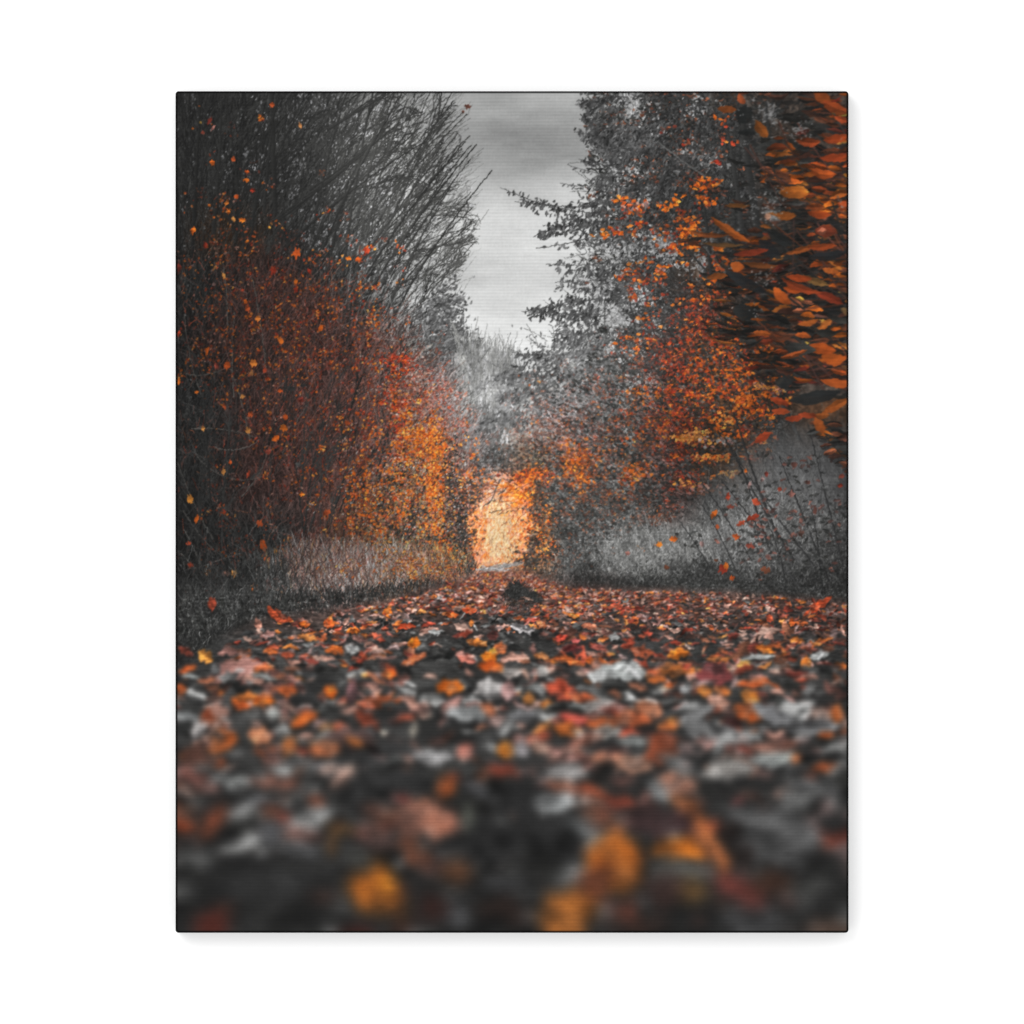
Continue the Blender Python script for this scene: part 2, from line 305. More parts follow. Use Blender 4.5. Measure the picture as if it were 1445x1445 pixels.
        strokes(P, w, w * .5, np.array([[c, c * .97, c * .93]], np.float32), 0.9)
    for k in range(30):
        x = R.uniform(250, 600); y = R.uniform(640, 840); c = R.uniform(36, 60); l = R.uniform(90, 240)
        stems([(x, y, 92 - (x - 250) * .06 + R.normal(0, 8), l, R.normal(-.1, .2), R.uniform(1.2, 3.4), c)], 5, 2)
    # leaves on the left
    spots = field((330, 250, 60, 60, .30), (320, 330, 60, 60, .5), (395, 380, 80, 70, .5), (470, 420, 60, 60, .6), (330, 480, 80, 60, .4), (420, 560, 110, 90, .6), (540, 480, 30, 60, .5), (500, 640, 90, 90, .7), (600, 620, 40, 90, .45), (560, 740, 90, 60, .5), (450, 760, 80, 50, .5), (300, 760, 60, 80, .25), (640, 640, 30, 40, .5), (395, 250, 25, 25, .2), (380, 150, 25, 25, .2), (520, 360, 30, 14, .8))
    for mix, n, per, sp, ln, a in (('bbmr', 3000, 6, 6, (1.6, 3.8), .6), ('obrok', 2200, 7, 6, (1.6, 4.0), .75), ('ooyrb', 1000, 7, 5, (2.0, 5.0), .9)):
        x, y = clumped(spots * (left_lo + 0.5 * left_up + .02), n, per, sp)
        c = ink(mix, n) * np.interp(x, [250, 420, 560, 620], [.70, .80, .95, 1.0])[:, None]
        leaves(x, y, R.uniform(*ln, n), R.uniform(1.2, 3.0, n), R.uniform(-1.6, 1.6, n), c.astype(np.float32), a)
    f = field((566, 512, 12, 10, 1.2), (552, 518, 8, 14, .8), (575, 505, 6, 5, .6), (566, 600, 10, 40, .25), (560, 560, 18, 40, .12), (564, 610, 7, 60, .5)); x, y = clumped(f, 480, 9, 4); leaves(x, y, R.uniform(2.5, 5, 480), R.uniform(1.2, 3, 480), R.uniform(-1, 1, 480), ink('rrrro', 480) * .98)
    f = field((590, 560, 40, 50, .5), (610, 545, 40, 40, .6), (600, 590, 40, 40, .6), (635, 590, 25, 50, .4)) * left_lo; x, y = clumped(f, 1800, 7, 6); leaves(x, y, R.uniform(2, 4.5, 1800), R.uniform(1, 2.2, 1800), R.uniform(-1.2, 1.2, 1800), ink('mkrbkg', 1800) * 1.05, .55)
    # the tall orange shrub
    f = field((613, 690, 6, 66, 2.0), (606, 622, 16, 14, 1.4), (590, 612, 12, 9, .8), (628, 630, 7, 14, .8), (596, 670, 7, 40, .35), (570, 700, 14, 80, .3), (575, 620, 12, 40, .4), (605, 790, 36, 14, .4), (640, 780, 16, 26, .5), (545, 750, 30, 24, .2), (670, 668, 10, 8, .9), (655, 695, 22, 18, .35), (520, 700, 24, 60, .28), (566, 640, 8, 60, .5))
    for mix, n, ln, a in (('obbook', 2500, (1.8, 4.4), .6), ('ooyok', 1000, (2.0, 4.4), .8), ('oooy', 300, (2.6, 5.5), .88)):
        x, y = clumped(f, n, 9, 5); leaves(x, y, R.uniform(*ln, n), R.uniform(1.5, 3.4, n), R.uniform(-1.6, 1.6, n), ink(mix, n) * (.92 if 'b' in mix else 1.02), a)
    f = field((652, 740, 10, 36, 1), (640, 700, 14, 60, .8), (575, 740, 40, 70, .5), (650, 780, 9, 16, .6), (600, 800, 60, 14, .5)); x, y = clumped(f, 2300, 8, 5); leaves(x, y, R.uniform(2, 5, 2300), R.uniform(1.2, 3, 2300), R.uniform(-1.6, 1.6, 2300), ink('ddgdm', 2300), .75)
    x, y = clumped(field((640, 720, 18, 70, 1), (575, 720, 50, 80, .5), (520, 640, 60, 90, .3)), 900, 5, 6); leaves(x, y, R.uniform(1.4, 3, 900), R.uniform(1, 2, 900), R.uniform(-1, 1, 900), ink('lky', 900), .7)
    x, y = clumped(field((614, 690, 5, 62, 1), (606, 622, 14, 12, .5), (619, 750, 5, 34, .5)), 330, 9, 5.5, 7); leaves(x, y, R.uniform(2.2, 5, 330), R.uniform(1.3, 2.8, 330), R.uniform(-1.6, 1.6, 330), ink('oobyo', 330) * .98, .8)
    # single leaves one can pick out on the left
    one = '''383 148 7 7 o|423 177 5 8 y|295 170 5 12 r|300 180 4 8 k|286 187 6 5 r|299 229 8 7 o|329 224 6 6 o|348 242 6 4 o|347 254 9 5 o|356 268 8 6 r|333 277 6 6 o|319 286 7 5 o|322 299 5 6 o|341 310 10 6 o|329 309 6 7 y|272 325 7 10 o|252 377 8 13 r|418 357 11 13 o|517 353 10 8 r|491 364 8 5 o|506 366 9 6 o|385 381 9 12 r|315 388 5 7 y|436 382 4 7 r|289 345 5 9 r|417 397 6 6 o|417 408 6 8 r|349 435 8 9 o|346 425 6 5 o|363 449 9 7 o|396 480 7 9 o|320 515 9 12 o|305 516 8 8 r|292 495 5 11 o|357 512 12 10 o|354 526 7 8 y|373 522 5 7 r|452 463 6 10 o|422 492 4 6 r|395 551 7 5 o|277 553 6 5 o|424 563 9 6 r|342 559 7 5 y|316 573 5 9 o|353 584 8 8 o|402 588 8 7 o|286 604 7 7 y|350 607 9 9 y|400 604 12 9 o|388 618 12 7 o|378 637 10 7 r|490 596 8 6 o|315 665 5 8 y|350 668 5 9 r|324 652 5 5 o|268 704 10 12 y|277 732 6 11 o|461 723 11 9 o|366 738 10 9 o|425 697 9 6 o|371 769 10 16 o|376 788 8 9 o|388 777 7 8 y|330 809 12 11 y|318 809 14 7 k|291 808 7 9 o|268 797 9 7 r|445 786 12 12 o|474 778 5 8 o|508 785 13 10 o|265 766 8 5 r|497 551 6 6 r|504 583 8 5 o|449 790 8 12 y|379 822 9 10 r|252 537 4 10 o|427 543 9 6 g|412 548 10 7 g|420 655 8 8 g|252 470 5 8 r|660 150 10 7 b|653 157 5 4 b'''
    q = [s.split() for s in one.split('|')]; v = np.array([[float(t) for t in s[:4]] for s in q]); c = np.concatenate([ink(s[4], 1, 0.06) for s in q])
    leaves(v[:, 0], v[:, 1], v[:, 2] * .92, v[:, 3] * .92, R.uniform(-.5, .5, len(v)), c * .92, .95, ragged=.35)
    # --- right: leafy grey trees against the sky
    gr = lambda n, m, s: np.repeat(np.clip(R.normal(m, s, (n, 1)), 34, 215), 3, 1).astype(np.float32)
    mass = area([(818, 120), (836, 190), (850, 236), (846, 262), (812, 268), (862, 292), (824, 345), (832, 400), (800, 440), (790, 475), (760, 492), (730, 500), (735, 520), (700, 520), (690, 545), (720, 600), (760, 640), (900, 660), (1000, 600), (1100, 560), (1200, 500), (1200, 120)], 2)
    gaps = [(893, 150, 15, 22), (985, 150, 20, 13), (1000, 225, 13, 16), (888, 238, 18, 18), (872, 352, 20, 11), (935, 340, 32, 11), (948, 366, 22, 9), (900, 420, 18, 18), (862, 440, 22, 18), (990, 330, 9, 10), (846, 402, 18, 12), (868, 485, 16, 11), (905, 540, 9, 10), (990, 378, 7, 15), (960, 215, 12, 9), (930, 180, 10, 10), (850, 330, 12, 8), (915, 280, 12, 8), (925, 455, 10, 12), (1085, 160, 14, 12), (1128, 184, 12, 10), (1092, 292, 12, 18)]
    gap = np.clip(field(*[g_ + (1,) for g_ in gaps]), 0, 1)
    grey = mass * (1 - .88 * gap) * (field((880, 240, 75, 260, 1), (800, 520, 80, 60, .5), (960, 180, 90, 80, .6), (950, 330, 90, 90, .35), (740, 540, 40, 40, .35)) + .1)
    tw(mass * (field((960, 330, 150, 300, 1))), 3000, (10, 44), math.radians(128), 0.5, (0.4, .9), 0.6, a=0.6)
    x, y = clumped(mass * (gap + .05 * np.clip((1000 - GX) / 100, .2, 1)), 2600, 9, 6); n = len(x); leaves(x, y, R.uniform(2.5, 7, n), R.uniform(1.2, 3, n), R.uniform(0, 3.1, n), gr(n, 160, 24) * np.interp(x, [820, 940, 1040], [1.08, .9, .75])[:, None].astype(np.float32), .75)
    x, y = clumped(grey, 3600, 16, 8); n = len(x); leaves(x, y, R.uniform(3, 7, n), R.uniform(1.2, 2.6, n), 2.2 + R.normal(0, .6, n), np.clip(at(B, x, y).mean(1, keepdims=True) * R.lognormal(-.42, .22, (n, 1)), 36, 140).repeat(3, 1).astype(np.float32), .85)
    x, y = clumped(grey * field((960, 220, 100, 120, 1)), 3200, 12, 8); n = len(x); leaves(x, y, R.uniform(4, 10, n), R.uniform(1.5, 3, n), R.normal(.3, .5, n), ink('dddb', n), .8)
    # sprays standing clear of the crown: along a twig, leaves hanging from it
    def spray(x0, y0, x1, y1, n, hang, ln=8, sp=4, c=66, sag=6):
        t = np.linspace(0, 1, 9); X = x0 + (x1 - x0) * t; Yy = y0 + (y1 - y0) * t + sag * 4 * t * (1 - t)
        strokes(np.stack([X, Yy], 1)[None], 1.1, .4, np.array([[c + 14] * 3], np.float32))
        t = R.uniform(0, .92, n) ** .9; px = x0 + (x1 - x0) * t; py = y0 + (y1 - y0) * t + sag * 4 * t * (1 - t) + R.normal(.5, 1, n) * sp * 1.25 * (1.25 - t)
        n2 = int(n * .8); k = R.permutation(n)[:n2]; leaves(px[k] + R.normal(0, 2, n2), py[k], R.uniform(.5, 1.05, n2) * ln, R.uniform(.2, .36, n2) * ln, hang + R.normal(0, .55, n2), gr(n2, c + 8, 18), .9)
    bx, by = pick(grey * np.clip((1080 - GX) / 80, 0, 1), 210)
    for q in range(210):
        l = R.uniform(28, 70); a = R.normal(2.75, .35); lum = float(at(B, bx[q:q + 1], by[q:q + 1]).mean()); c = np.clip(lum * R.uniform(.5, .82), 42, 104)
        spray(bx[q] + l * .5, by[q], bx[q] + l * .5 + l * math.cos(a), by[q] + l * .35 * math.sin(a), int(l * .8), R.normal(2.2, .25), R.uniform(6.5, 9.5), R.uniform(4, 7), c, R.uniform(-4, 5))
    x, y = clumped(mass * (gap + .04) * np.clip((1010 - GX) / 60, 0, 1), 650, 6, 5); n = len(x); leaves(x, y, R.uniform(2, 5, n), R.uniform(1, 2.2, n), R.uniform(0, 3.1, n), gr(n, 158, 24) * np.interp(x, [820, 940, 1040], [1.1, .95, .8])[:, None].astype(np.float32), .75)
    for a in ((846, 300, 706, 264, 70, 2.0, 8, 5, 68, 8), (850, 292, 726, 284, 120, 2.0, 8, 8, 62, 2), (862, 300, 752, 334, 130, 2.2, 9, 9, 64, -4), (858, 315, 765, 318, 110, 2.1, 8, 8, 62, 2), (880, 330, 800, 302, 110, 2.1, 8, 9, 60, 2), (850, 330, 756, 350, 22, 2.4, 9, 4, 74, 2), (860, 368, 770, 372, 55, 2.3, 9, 6, 72, 4), (858, 392, 782, 398, 90, 2.2, 8, 9, 74, 2), (850, 420, 736, 440, 190, 2.1, 8, 9, 66, 0), (842, 444, 742, 436, 120, 2.2, 8, 7, 68, 2), (830, 470, 778, 470, 90, 2.2, 8, 8, 76, 2),
              (800, 500, 722, 497, 120, 2.2, 8, 9, 74, 2), (790, 520, 692, 530, 190, 2.1, 9, 10, 62, 2), (780, 545, 700, 560, 130, 2.1, 9, 9, 62, 2), (770, 575, 672, 598, 110, 2.2, 8, 6, 74, -2), (740, 590, 668, 610, 50, 2.2, 8, 5, 78, -2),
              (880, 235, 816, 224, 60, 2.4, 8, 5, 58, 2), (870, 200, 818, 160, 100, 2.3, 10, 9, 60, 3), (880, 160, 816, 140, 90, 2.3, 10, 9, 60, 3), (890, 250, 800, 232, 16, 2.5, 7, 3, 80, 3), (860, 260, 790, 258, 18, 2.6, 7, 3, 84, 3), (900, 190, 830, 190, 120, 2.2, 10, 10, 58, 2), (880, 270, 840, 262, 90, 2.2, 9, 9, 62, 2)):
        spray(*a)
    # trunks and limbs on the right
    for (x, y, an, ln, bd, w, c) in ((1072, 345, 99, 190, -.05, 12, 44), (1046, 320, 96, 150, .1, 7, 48), (1110, 330, 104, 190, -.2, 6, 46), (1005, 440, 92, 160, .1, 6, 46), (1030, 420, 133, 150, -.1, 3.5, 50), (1052, 418, 132, 140, -.15, 2.8, 84), (1130, 520, 118, 190, -.1, 5, 50), (1018, 262, 150, 110, -.2, 2.6, 84), (985, 520, 95, 150, 0, 3, 50), (920, 640, 96, 230, .1, 3, 60), (940, 560, 100, 200, .1, 2.6, 54), (1110, 560, 112, 120, .1, 7, 62), (1128, 620, 116, 130, .1, 5, 60), (868, 600, 100, 180, -.2, 2, 84), (770, 640, 132, 70, 0, 1.2, 120), (965, 560, 92, 160, 0, 4, 48)):
        P = arc(np.array([x], float), np.array([y], float), np.array([ln], float), np.radians([an]), np.array([bd]), 10); strokes(P, w, w * .5, np.array([[c, c, c * .99]], np.float32), .92)
    tw(area([(930, 400), (1130, 400), (1130, 640), (1000, 720), (800, 760), (780, 660), (860, 560)], 3), 4200, (6, 30), math.radians(150), 0.6, (0.5, 1.0), 0.6, a=0.7)
    tw(area([(790, 560), (940, 520), (960, 700), (860, 760), (780, 740), (750, 640)], 3), 2400, (5, 22), math.radians(155), 0.5, (0.5, .9), 1.5, a=0.6)
    # orange and red leaves on the right
    f = field((1035, 505, 50, 22, 1.5), (985, 500, 30, 40, .8), (1060, 540, 46, 18, 1), (960, 320, 30, 12, .3), (900, 295, 25, 12, .25), (965, 345, 40, 9, .45), (985, 265, 22, 14, .3), (905, 390, 25, 20, .1), (1000, 400, 60, 60, .14), (960, 430, 40, 40, .2), (985, 312, 16, 9, .4), (895, 490, 24, 20, .18), (1050, 590, 40, 30, .6), (970, 560, 45, 40, .6), (1000, 620, 60, 30, .35), (900, 580, 40, 50, .25), (900, 670, 18, 10, .3), (822, 655, 16, 20, .35))
    for mix, n, ln, a, per in (('brrb', 1500, (2.5, 6), .7, 9), ('oorbr', 2300, (2.5, 6.5), .8, 11), ('ooo', 800, (3, 8), .92, 9)):
        x, y = clumped(f, n, per, 8, 4.5); leaves(x, y, R.uniform(*ln, n), R.uniform(1.8, 4.2, n), R.normal(.15, .5, n), ink(mix, n) * .88, a * .92)
    f = field((955, 540, 22, 60, 1), (965, 650, 20, 40, .9), (940, 690, 26, 20, .9), (985, 460, 22, 24, .6), (965, 600, 14, 40, .5), (975, 490, 40, 30, .4)); x, y = clumped(f, 1300, 10, 8, 6); leaves(x, y, R.uniform(2.5, 6, 1300), R.uniform(1.4, 3, 1300), R.normal(.3, .7, 1300), ink('rrrmb', 1300) * .9, .75)
    f = area([(850, 480), (1100, 450), (1110, 600), (1010, 700), (900, 730), (780, 740), (770, 640)], 3); x, y = clumped(f, 3400, 10, 8, 6); leaves(x, y, R.uniform(3, 9, 3400), R.uniform(1.4, 3.6, 3400), R.normal(.3, .5, 3400), ink('dddg', 3400) * .98, .75)
    for (x, y, sx, sy, n, mix) in ((965, 618, 14, 2.5, 46, 'yyo'), (982, 612, 8, 3, 24, 'y'), (1024, 592, 10, 4, 34, 'yo'), (1008, 645, 15, 2.5, 50, 'yoy'), (1000, 622, 10, 4, 22, 'ykl'), (1024, 620, 7, 2.5, 14, 'kl'), (968, 683, 10, 3, 28, 'yb'), (1028, 669, 9, 3, 26, 'oy'), (995, 692, 13, 4, 30, 'kb'), (925, 730, 12, 4, 50, 'bb'), (895, 668, 10, 9, 70, 'ook'), (812, 652, 9, 12, 110, 'ooo'), (818, 664, 11, 14, 110, 'oob'), (800, 635, 6, 12, 60, 'ko'), (1050, 565, 8, 4, 60, 'oo'), (1076, 543, 6, 3, 16, 'yk'), (895, 482, 16, 7, 34, 'ob'), (1095, 548, 5, 5, 18, 'yk'), (845, 690, 24, 14, 50, 'bbg'), (880, 690, 24, 20, 40, 'bbg')):
        leaves(x + R.normal(0, sx, n), y + R.normal(0, sy, n), R.uniform(3, 8, n), R.uniform(2, 4, n), R.normal(0, .5, n), ink(mix, n) * .9, .85)
    for (x, y, n, mix) in ((875, 281, 9, 'oo'), (888, 292, 9, 'ok'), (905, 290, 8, 'ok'), (940, 292, 9, 'oo'), (955, 282, 9, 'oo'), (900, 315, 9, 'or'), (858, 325, 8, 'or'), (847, 333, 6, 'o'), (870, 328, 7, 'or'), (890, 325, 7, 'ob'), (985, 265, 12, 'oo'), (1000, 285, 10, 'oo'), (965, 325, 12, 'oo'), (980, 320, 12, 'oo'), (975, 345, 12, 'oo'), (950, 350, 10, 'oo'), (905, 395, 8, 'ob'), (890, 385, 8, 'ob'), (930, 378, 8, 'ok'), (960, 372, 8, 'ob'), (1005, 395, 9, 'oo'), (1020, 170, 6, 'or'), (1010, 230, 7, 'rb'), (1030, 200, 6, 'or'), (940, 180, 5, 'rb'), (970, 200, 6, 'rb'), (1000, 255, 8, 'or')):
        leaves(x + R.normal(0, 6, n), y + R.normal(0, 3.5, n), R.uniform(4, 9, n), R.uniform(2.2, 4.4, n), R.normal(.1, .5, n), ink(mix, n) * .92, .95)
    f = field((830, 650, 70, 60, 1), (780, 640, 30, 50, .8), (900, 600, 40, 60, .6), (850, 710, 60, 20, .6)); x, y = clumped(f, 2200, 9, 7, 4); leaves(x, y, R.uniform(2, 5.5, 2200), R.uniform(1, 2.6, 2200), R.normal(.35, .5, 2200), ink('bbmdog', 2200) * .95, .6)
    # reddish haze of the middle distance on the right
    f = field((770, 600, 40, 40, .6), (790, 640, 60, 40, .5), (740, 660, 30, 20, .4), (850, 560, 40, 60, .3), (840, 610, 40, 40, .4)); x, y = clumped(f, 1700, 8, 7, 5); leaves(x, y, R.uniform(2, 4.5, 1700), R.uniform(1, 2.2, 1700), R.normal(.4, .6, 1700), ink('mkbmg', 1700), .5)
    # the arching orange bough over the track, the hanging orange strip beside it
    # --- glow at the end of the track
    f = area([(696, 660), (716, 664), (742, 674), (752, 700), (751, 745), (742, 772), (728, 792), (698, 802), (676, 799), (669, 776), (663, 750), (666, 722), (674, 700), (684, 678)], 2)
    m = lin(f, HH, HW) + .16 * noise(HH, HW, 8, 8, 3) * (1 - lin(area([(690, 690), (738, 690), (736, 780), (690, 790), (676, 770), (676, 720)], 4), HH, HW)); m = np.clip((m - .38) * 3.2, 0, 1)[:, :, None]
    gl = lin(np.array([[[172, 164, 160], [186, 160, 148], [206, 136, 100]], [[196, 150, 128], [228, 158, 132], [238, 136, 84]], [[236, 142, 100], [250, 172, 124], [244, 138, 88]], [[242, 142, 88], [252, 186, 126], [246, 142, 92]], [[238, 138, 88], [244, 160, 118], [216, 160, 146]], [[180, 160, 150], [190, 170, 160], [150, 140, 136]]], np.float32), 160 * S, 96 * S)
    y0, x0 = (650 - OY) * S, (660 - OX) * S; sub = BUF[y0:y0 + 160 * S, x0:x0 + 96 * S]; mm = m[y0:y0 + 160 * S, x0:x0 + 96 * S]
    sub[:] = sub * (1 - mm) + gl * mm
    x, y = clumped(f * field((709, 752, 44, 46, 1)), 3600, 6, 5); leaves(x, y, R.uniform(2, 5.5, 3600), R.uniform(1, 2.6, 3600), math.pi / 2 + R.normal(0, .6, 3600), ink('ppopkop', 3600) * 1.08, .6)
    x, y = clumped(f * field((706, 750, 16, 34, 1)), 700, 6, 5); leaves(x, y, R.uniform(3, 7, 700), R.uniform(1, 2.2, 700), math.pi / 2 + R.normal(0, .4, 700), np.array([[255, 208, 156]], np.float32) * R.lognormal(-.03, .06, (700, 1)).astype(np.float32), .65)
    x, y = clumped(f * field((685, 685, 12, 18, 1)), 500, 6, 4); leaves(x, y, R.uniform(2, 5, 500), R.uniform(1, 2, 500), R.uniform(-1, 1, 500), ink('llk', 500), .5)
    x, y = clumped(f * field((705, 745, 40, 50, 1)), 700, 6, 4); leaves(x, y, R.uniform(2, 6, 700), R.uniform(.8, 2, 700), math.pi / 2 + R.normal(0, .5, 700), ink('ok', 700) * 1.06, .55)
    x, y = clumped(f * field((704, 755, 12, 30, 1)), 420, 8, 4); leaves(x, y, R.uniform(3, 9, 420), R.uniform(.8, 1.8, 420), math.pi / 2 + R.normal(0, .3, 420), np.array([[255, 222, 176]], np.float32) * R.lognormal(-.03, .05, (420, 1)).astype(np.float32), .7)
    tw(f, 150, (6, 18), math.radians(70), .5, (.5, .8), 0, 'ob', a=.35)
    for pts in (((706, 676), (700, 688), (697, 698), (690, 708), (686, 712)), ((702, 698), (712, 690), (722, 676))):
        strokes(np.array(pts, float)[None], 1.8, 1.1, np.array([[92, 88, 86]], np.float32))
    n = 24; sx = R.uniform(696, 752, n); sy = R.uniform(664, 720, n); strokes(arc(sx, sy, R.uniform(10, 34, n), R.normal(3.5, .5, n), R.normal(0, .6, n), 6), .9, .5, ink('bbdm', n), .6)
    x, y = clumped(field((728, 684, 22, 8, 1), (738, 704, 14, 10, .8), (722, 696, 12, 6, .5)), 200, 8, 4, 2); leaves(x, y, R.uniform(3, 9, 200), R.uniform(1, 2.2, 200), R.normal(.15, .3, 200), ink('oobo', 200), .75)
    f = field((668, 700, 5, 30, 1), (678, 680, 8, 8, .9), (676, 690, 5, 14, .6), (672, 690, 6, 12, .8), (664, 770, 5, 24, .8), (735, 782, 10, 8, 1), (752, 730, 4, 40, .8), (690, 664, 14, 5, .9)); x, y = clumped(f, 520, 7, 4); leaves(x, y, R.uniform(2, 5, 520), R.uniform(1.2, 2.8, 520), R.uniform(-1, 1, 520), ink('ddgbmo', 520), .75)
    # the arching orange bough and the hanging orange strip right of the glow
    f = field((742, 668, 22, 5, 1), (748, 688, 14, 8, .7), (716, 667, 14, 3, .5), (725, 680, 16, 4, .4), (760, 672, 18, 8, .5), (748, 700, 14, 8, .5), (752, 725, 7, 12, .4), (768, 735, 5, 26, 1), (772, 772, 10, 13, .9), (754, 765, 5, 18, .5), (776, 750, 6, 18, .4))
    for mix, n, ln in (('bor', 340, (2.5, 6)), ('ooob', 480, (2, 5.5)), ('oy', 80, (2.5, 5))):
        x, y = clumped(f, n, 8, 3.2, 2.4); leaves(x, y, R.uniform(*ln, n), R.uniform(1.3, 2.8, n), R.normal(.1, .5, n), ink(mix, n) * .97, .9)
    f = field((758, 715, 8, 25, .7), (775, 705, 12, 10, .5), (750, 770, 10, 12, .5), (745, 640, 30, 14, .6), (700, 650, 20, 12, .6), (665, 700, 10, 20, .4), (655, 760, 12, 20, .5)); x, y = clumped(f, 1100, 8, 5); leaves(x, y, R.uniform(2, 5, 1100), R.uniform(1.2, 3, 1100), R.uniform(-1, 1, 1100), ink('ddgg', 1100), .7)
    f = area([(770, 690), (860, 700), (950, 715), (900, 738), (850, 752), (830, 785), (790, 800), (765, 800)], 3); x, y = clumped(f, 2600, 9, 6, 5); leaves(x, y, R.uniform(2, 6, 2600), R.uniform(1, 2.8, 2600), R.normal(.3, .6, 2600), ink('dgdgbgd', 2600), .7)
    # --- pale field and grey weeds low on the right
    fld = area([(1005, 690), (1060, 640), (1110, 610), (1200, 600), (1200, 800), (1090, 830), (980, 800)], 4)
    m = np.clip(lin(fld, HH, HW), 0, 1)[:, :, None] * .75; tone = (97 + 6 * noise(HH, HW, 30, 40, 4) - 18 * np.clip((X - 1150) / 46, 0, 1) - 30 * np.clip((Y - 745) / 80, 0, 1))[..., None]
    BUF = (BUF * (1 - m) + tone * np.array([1, 1, 1.01], np.float32) * m).astype(np.float32)
    gf = fld * (.3 + field((1120, 680, 70, 60, 1), (1060, 720, 60, 40, .8))); tw(gf, 2600, (6, 18), math.radians(96), .4, (.35, .7), 0, 'gll', a=.10); tw(gf, 700, (8, 30), math.radians(112), .5, (.4, .8), 0, 'gg', a=.45)
    bush = area([(776, 812), (800, 792), (836, 782), (858, 748), (900, 738), (960, 750), (1010, 720), (1060, 700), (1197, 730), (1197, 850), (760, 832)], 3)
    tw(bush, 4200, (5, 20), math.radians(95), .5, (.35, .7), 0, 'llg', a=.26)
    tw(bush, 2200, (5, 18), math.radians(95), .6, (.4, .8), .7, a=.45)
    x, y = clumped(bush, 4200, 9, 8); leaves(x, y, R.uniform(2, 5, 4200), R.uniform(1, 2.6, 4200), R.uniform(-1.6, 1.6, 4200), np.clip(at(B, x, y) * R.lognormal(0, .32, (4200, 1)), 30, 150).astype(np.float32), .55)
    f = field((985, 790, 30, 16, 1), (870, 775, 60, 14, .5), (1060, 760, 50, 40, .5), (930, 770, 40, 18, .6), (1020, 770, 20, 26, .8)); tw(f, 420, (14, 34), math.radians(100), .25, (.4, .7), 0, 'lg', a=.28)
    f = field((880, 826, 110, 9, 1), (1000, 812, 60, 12, .8), (1100, 830, 90, 20, .9), (800, 815, 40, 10, .7), (1180, 800, 20, 50, .6), (745, 790, 16, 10, 1.2), (765, 800, 14, 10, .6), (830, 765, 30, 8, .5)); x, y = clumped(f, 3000, 9, 6); leaves(x, y, R.uniform(2, 5, 3000), R.uniform(1, 2.2, 3000), -math.pi / 2 + R.normal(0, .6, 3000), ink('dddg', 3000) * 1.0, .6)
    for (x, y, an, ln, bd, w, c) in ((1098, 760, 112, 190, -.1, 3.2, 52), (1085, 775, 107, 150, .1, 2.6, 50), (1120, 790, 122, 200, -.1, 2.8, 52), (1090, 770, 128, 120, 0, 1.8, 50), (1150, 800, 128, 200, -.1, 2.2, 56), (1040, 810, 112, 110, .2, 1.6, 56), (1060, 790, 120, 130, .1, 1.6, 54), (1170, 820, 112, 190, 0, 2, 50), (1190, 800, 104, 210, 0, 1.8, 56), (1130, 830, 130, 150, -.1, 1.5, 74), (1000, 800, 118, 80, .2, 1.2, 60), (1160, 830, 95, 120, .1, 1.5, 50), (1108, 820, 100, 90, .3, 1.4, 50)):
        P = arc(np.array([x], float), np.array([y], float), np.array([ln], float), np.radians([an]), np.array([bd]), 10); strokes(P, w * 1.05, w * .45, np.array([[c - 6, c - 6, c - 6]], np.float32), .92)
    f = field((1110, 740, 60, 60, 1), (1040, 760, 40, 30, .4)); x, y = clumped(f, 420, 4, 9, 5); leaves(x, y, R.uniform(4, 10, 420), R.uniform(2, 4, 420), R.uniform(-1, 1, 420), ink('dgdm', 420), .75)
    q = '1067 708 14 8 r .4|1062 730 20 7 r -.4|1045 738 14 5 r -.5|1030 715 10 5 r .1|1027 700 6 9 r 0|1007 725 7 12 o .6|1057 684 4 10 k .3|1075 676 5 6 k 0|1052 664 5 5 o 0|1081 668 5 6 r 0|1117 697 8 8 k 0|1187 671 8 6 r .3|1185 685 7 5 r 0|1160 608 14 6 r 1|1175 620 7 5 r .2|1012 743 5 6 o 0|1038 757 10 7 o .5|950 760 10 7 o 0|930 768 8 6 o 0|1020 802 13 12 r .6|1024 798 7 9 o 0|1080 804 15 9 b .3|1033 815 7 6 o 0|990 767 7 7 k 0|1130 752 9 8 b 0|1058 770 12 6 r .2|1010 790 6 4 b 0|940 800 8 5 b 0|885 780 6 5 k 0|1150 720 5 10 m 0|1100 690 6 5 r .3|1140 680 7 5 m .4|1174 645 5 12 m .2|1090 720 6 8 m 1|1120 655 9 6 m .2'
    q = [s.split() for s in q.split('|')]; v = np.array([[float(t) for t in s[:4]] + [float(s[5])] for s in q]); leaves(v[:, 0], v[:, 1], v[:, 2], v[:, 3], v[:, 4], np.concatenate([ink(s[4], 1, .06) for s in q]) * .84, .9, ragged=.3)
    # --- dry grass low on the left
    gl_ = area([(360, 806), (430, 772), (480, 786), (560, 782), (640, 796), (668, 815), (560, 842), (440, 860), (370, 850)], 2)
    tw(gl_, 2600, (8, 30), math.radians(92), .38, (.4, .8), 1.5, a=.55); tw(gl_ * field((480, 800, 80, 40, 1), (560, 810, 40, 24, .7)), 1700, (8, 32), math.radians(96), .3, (.35, .7), 0, 'lkll', a=.6); tw(gl_ * field((460, 795, 60, 40, 1), (600, 800, 50, 20, 1)), 300, (10, 36), math.radians(94), .3, (.35, .7), 0, 'ykbk', a=.4)
    tw(gl_, 900, (6, 22), math.radians(92), .45, (.5, .9), .7, a=.5)
    x, y = clumped(gl_ * field((610, 800, 50, 16, 1), (540, 790, 50, 16, .3)), 700, 8, 5); leaves(x, y, R.uniform(2, 4.5, 700), R.uniform(1, 2.2, 700), R.uniform(-1, 1, 700), ink('obyk', 700) * .95, .7)
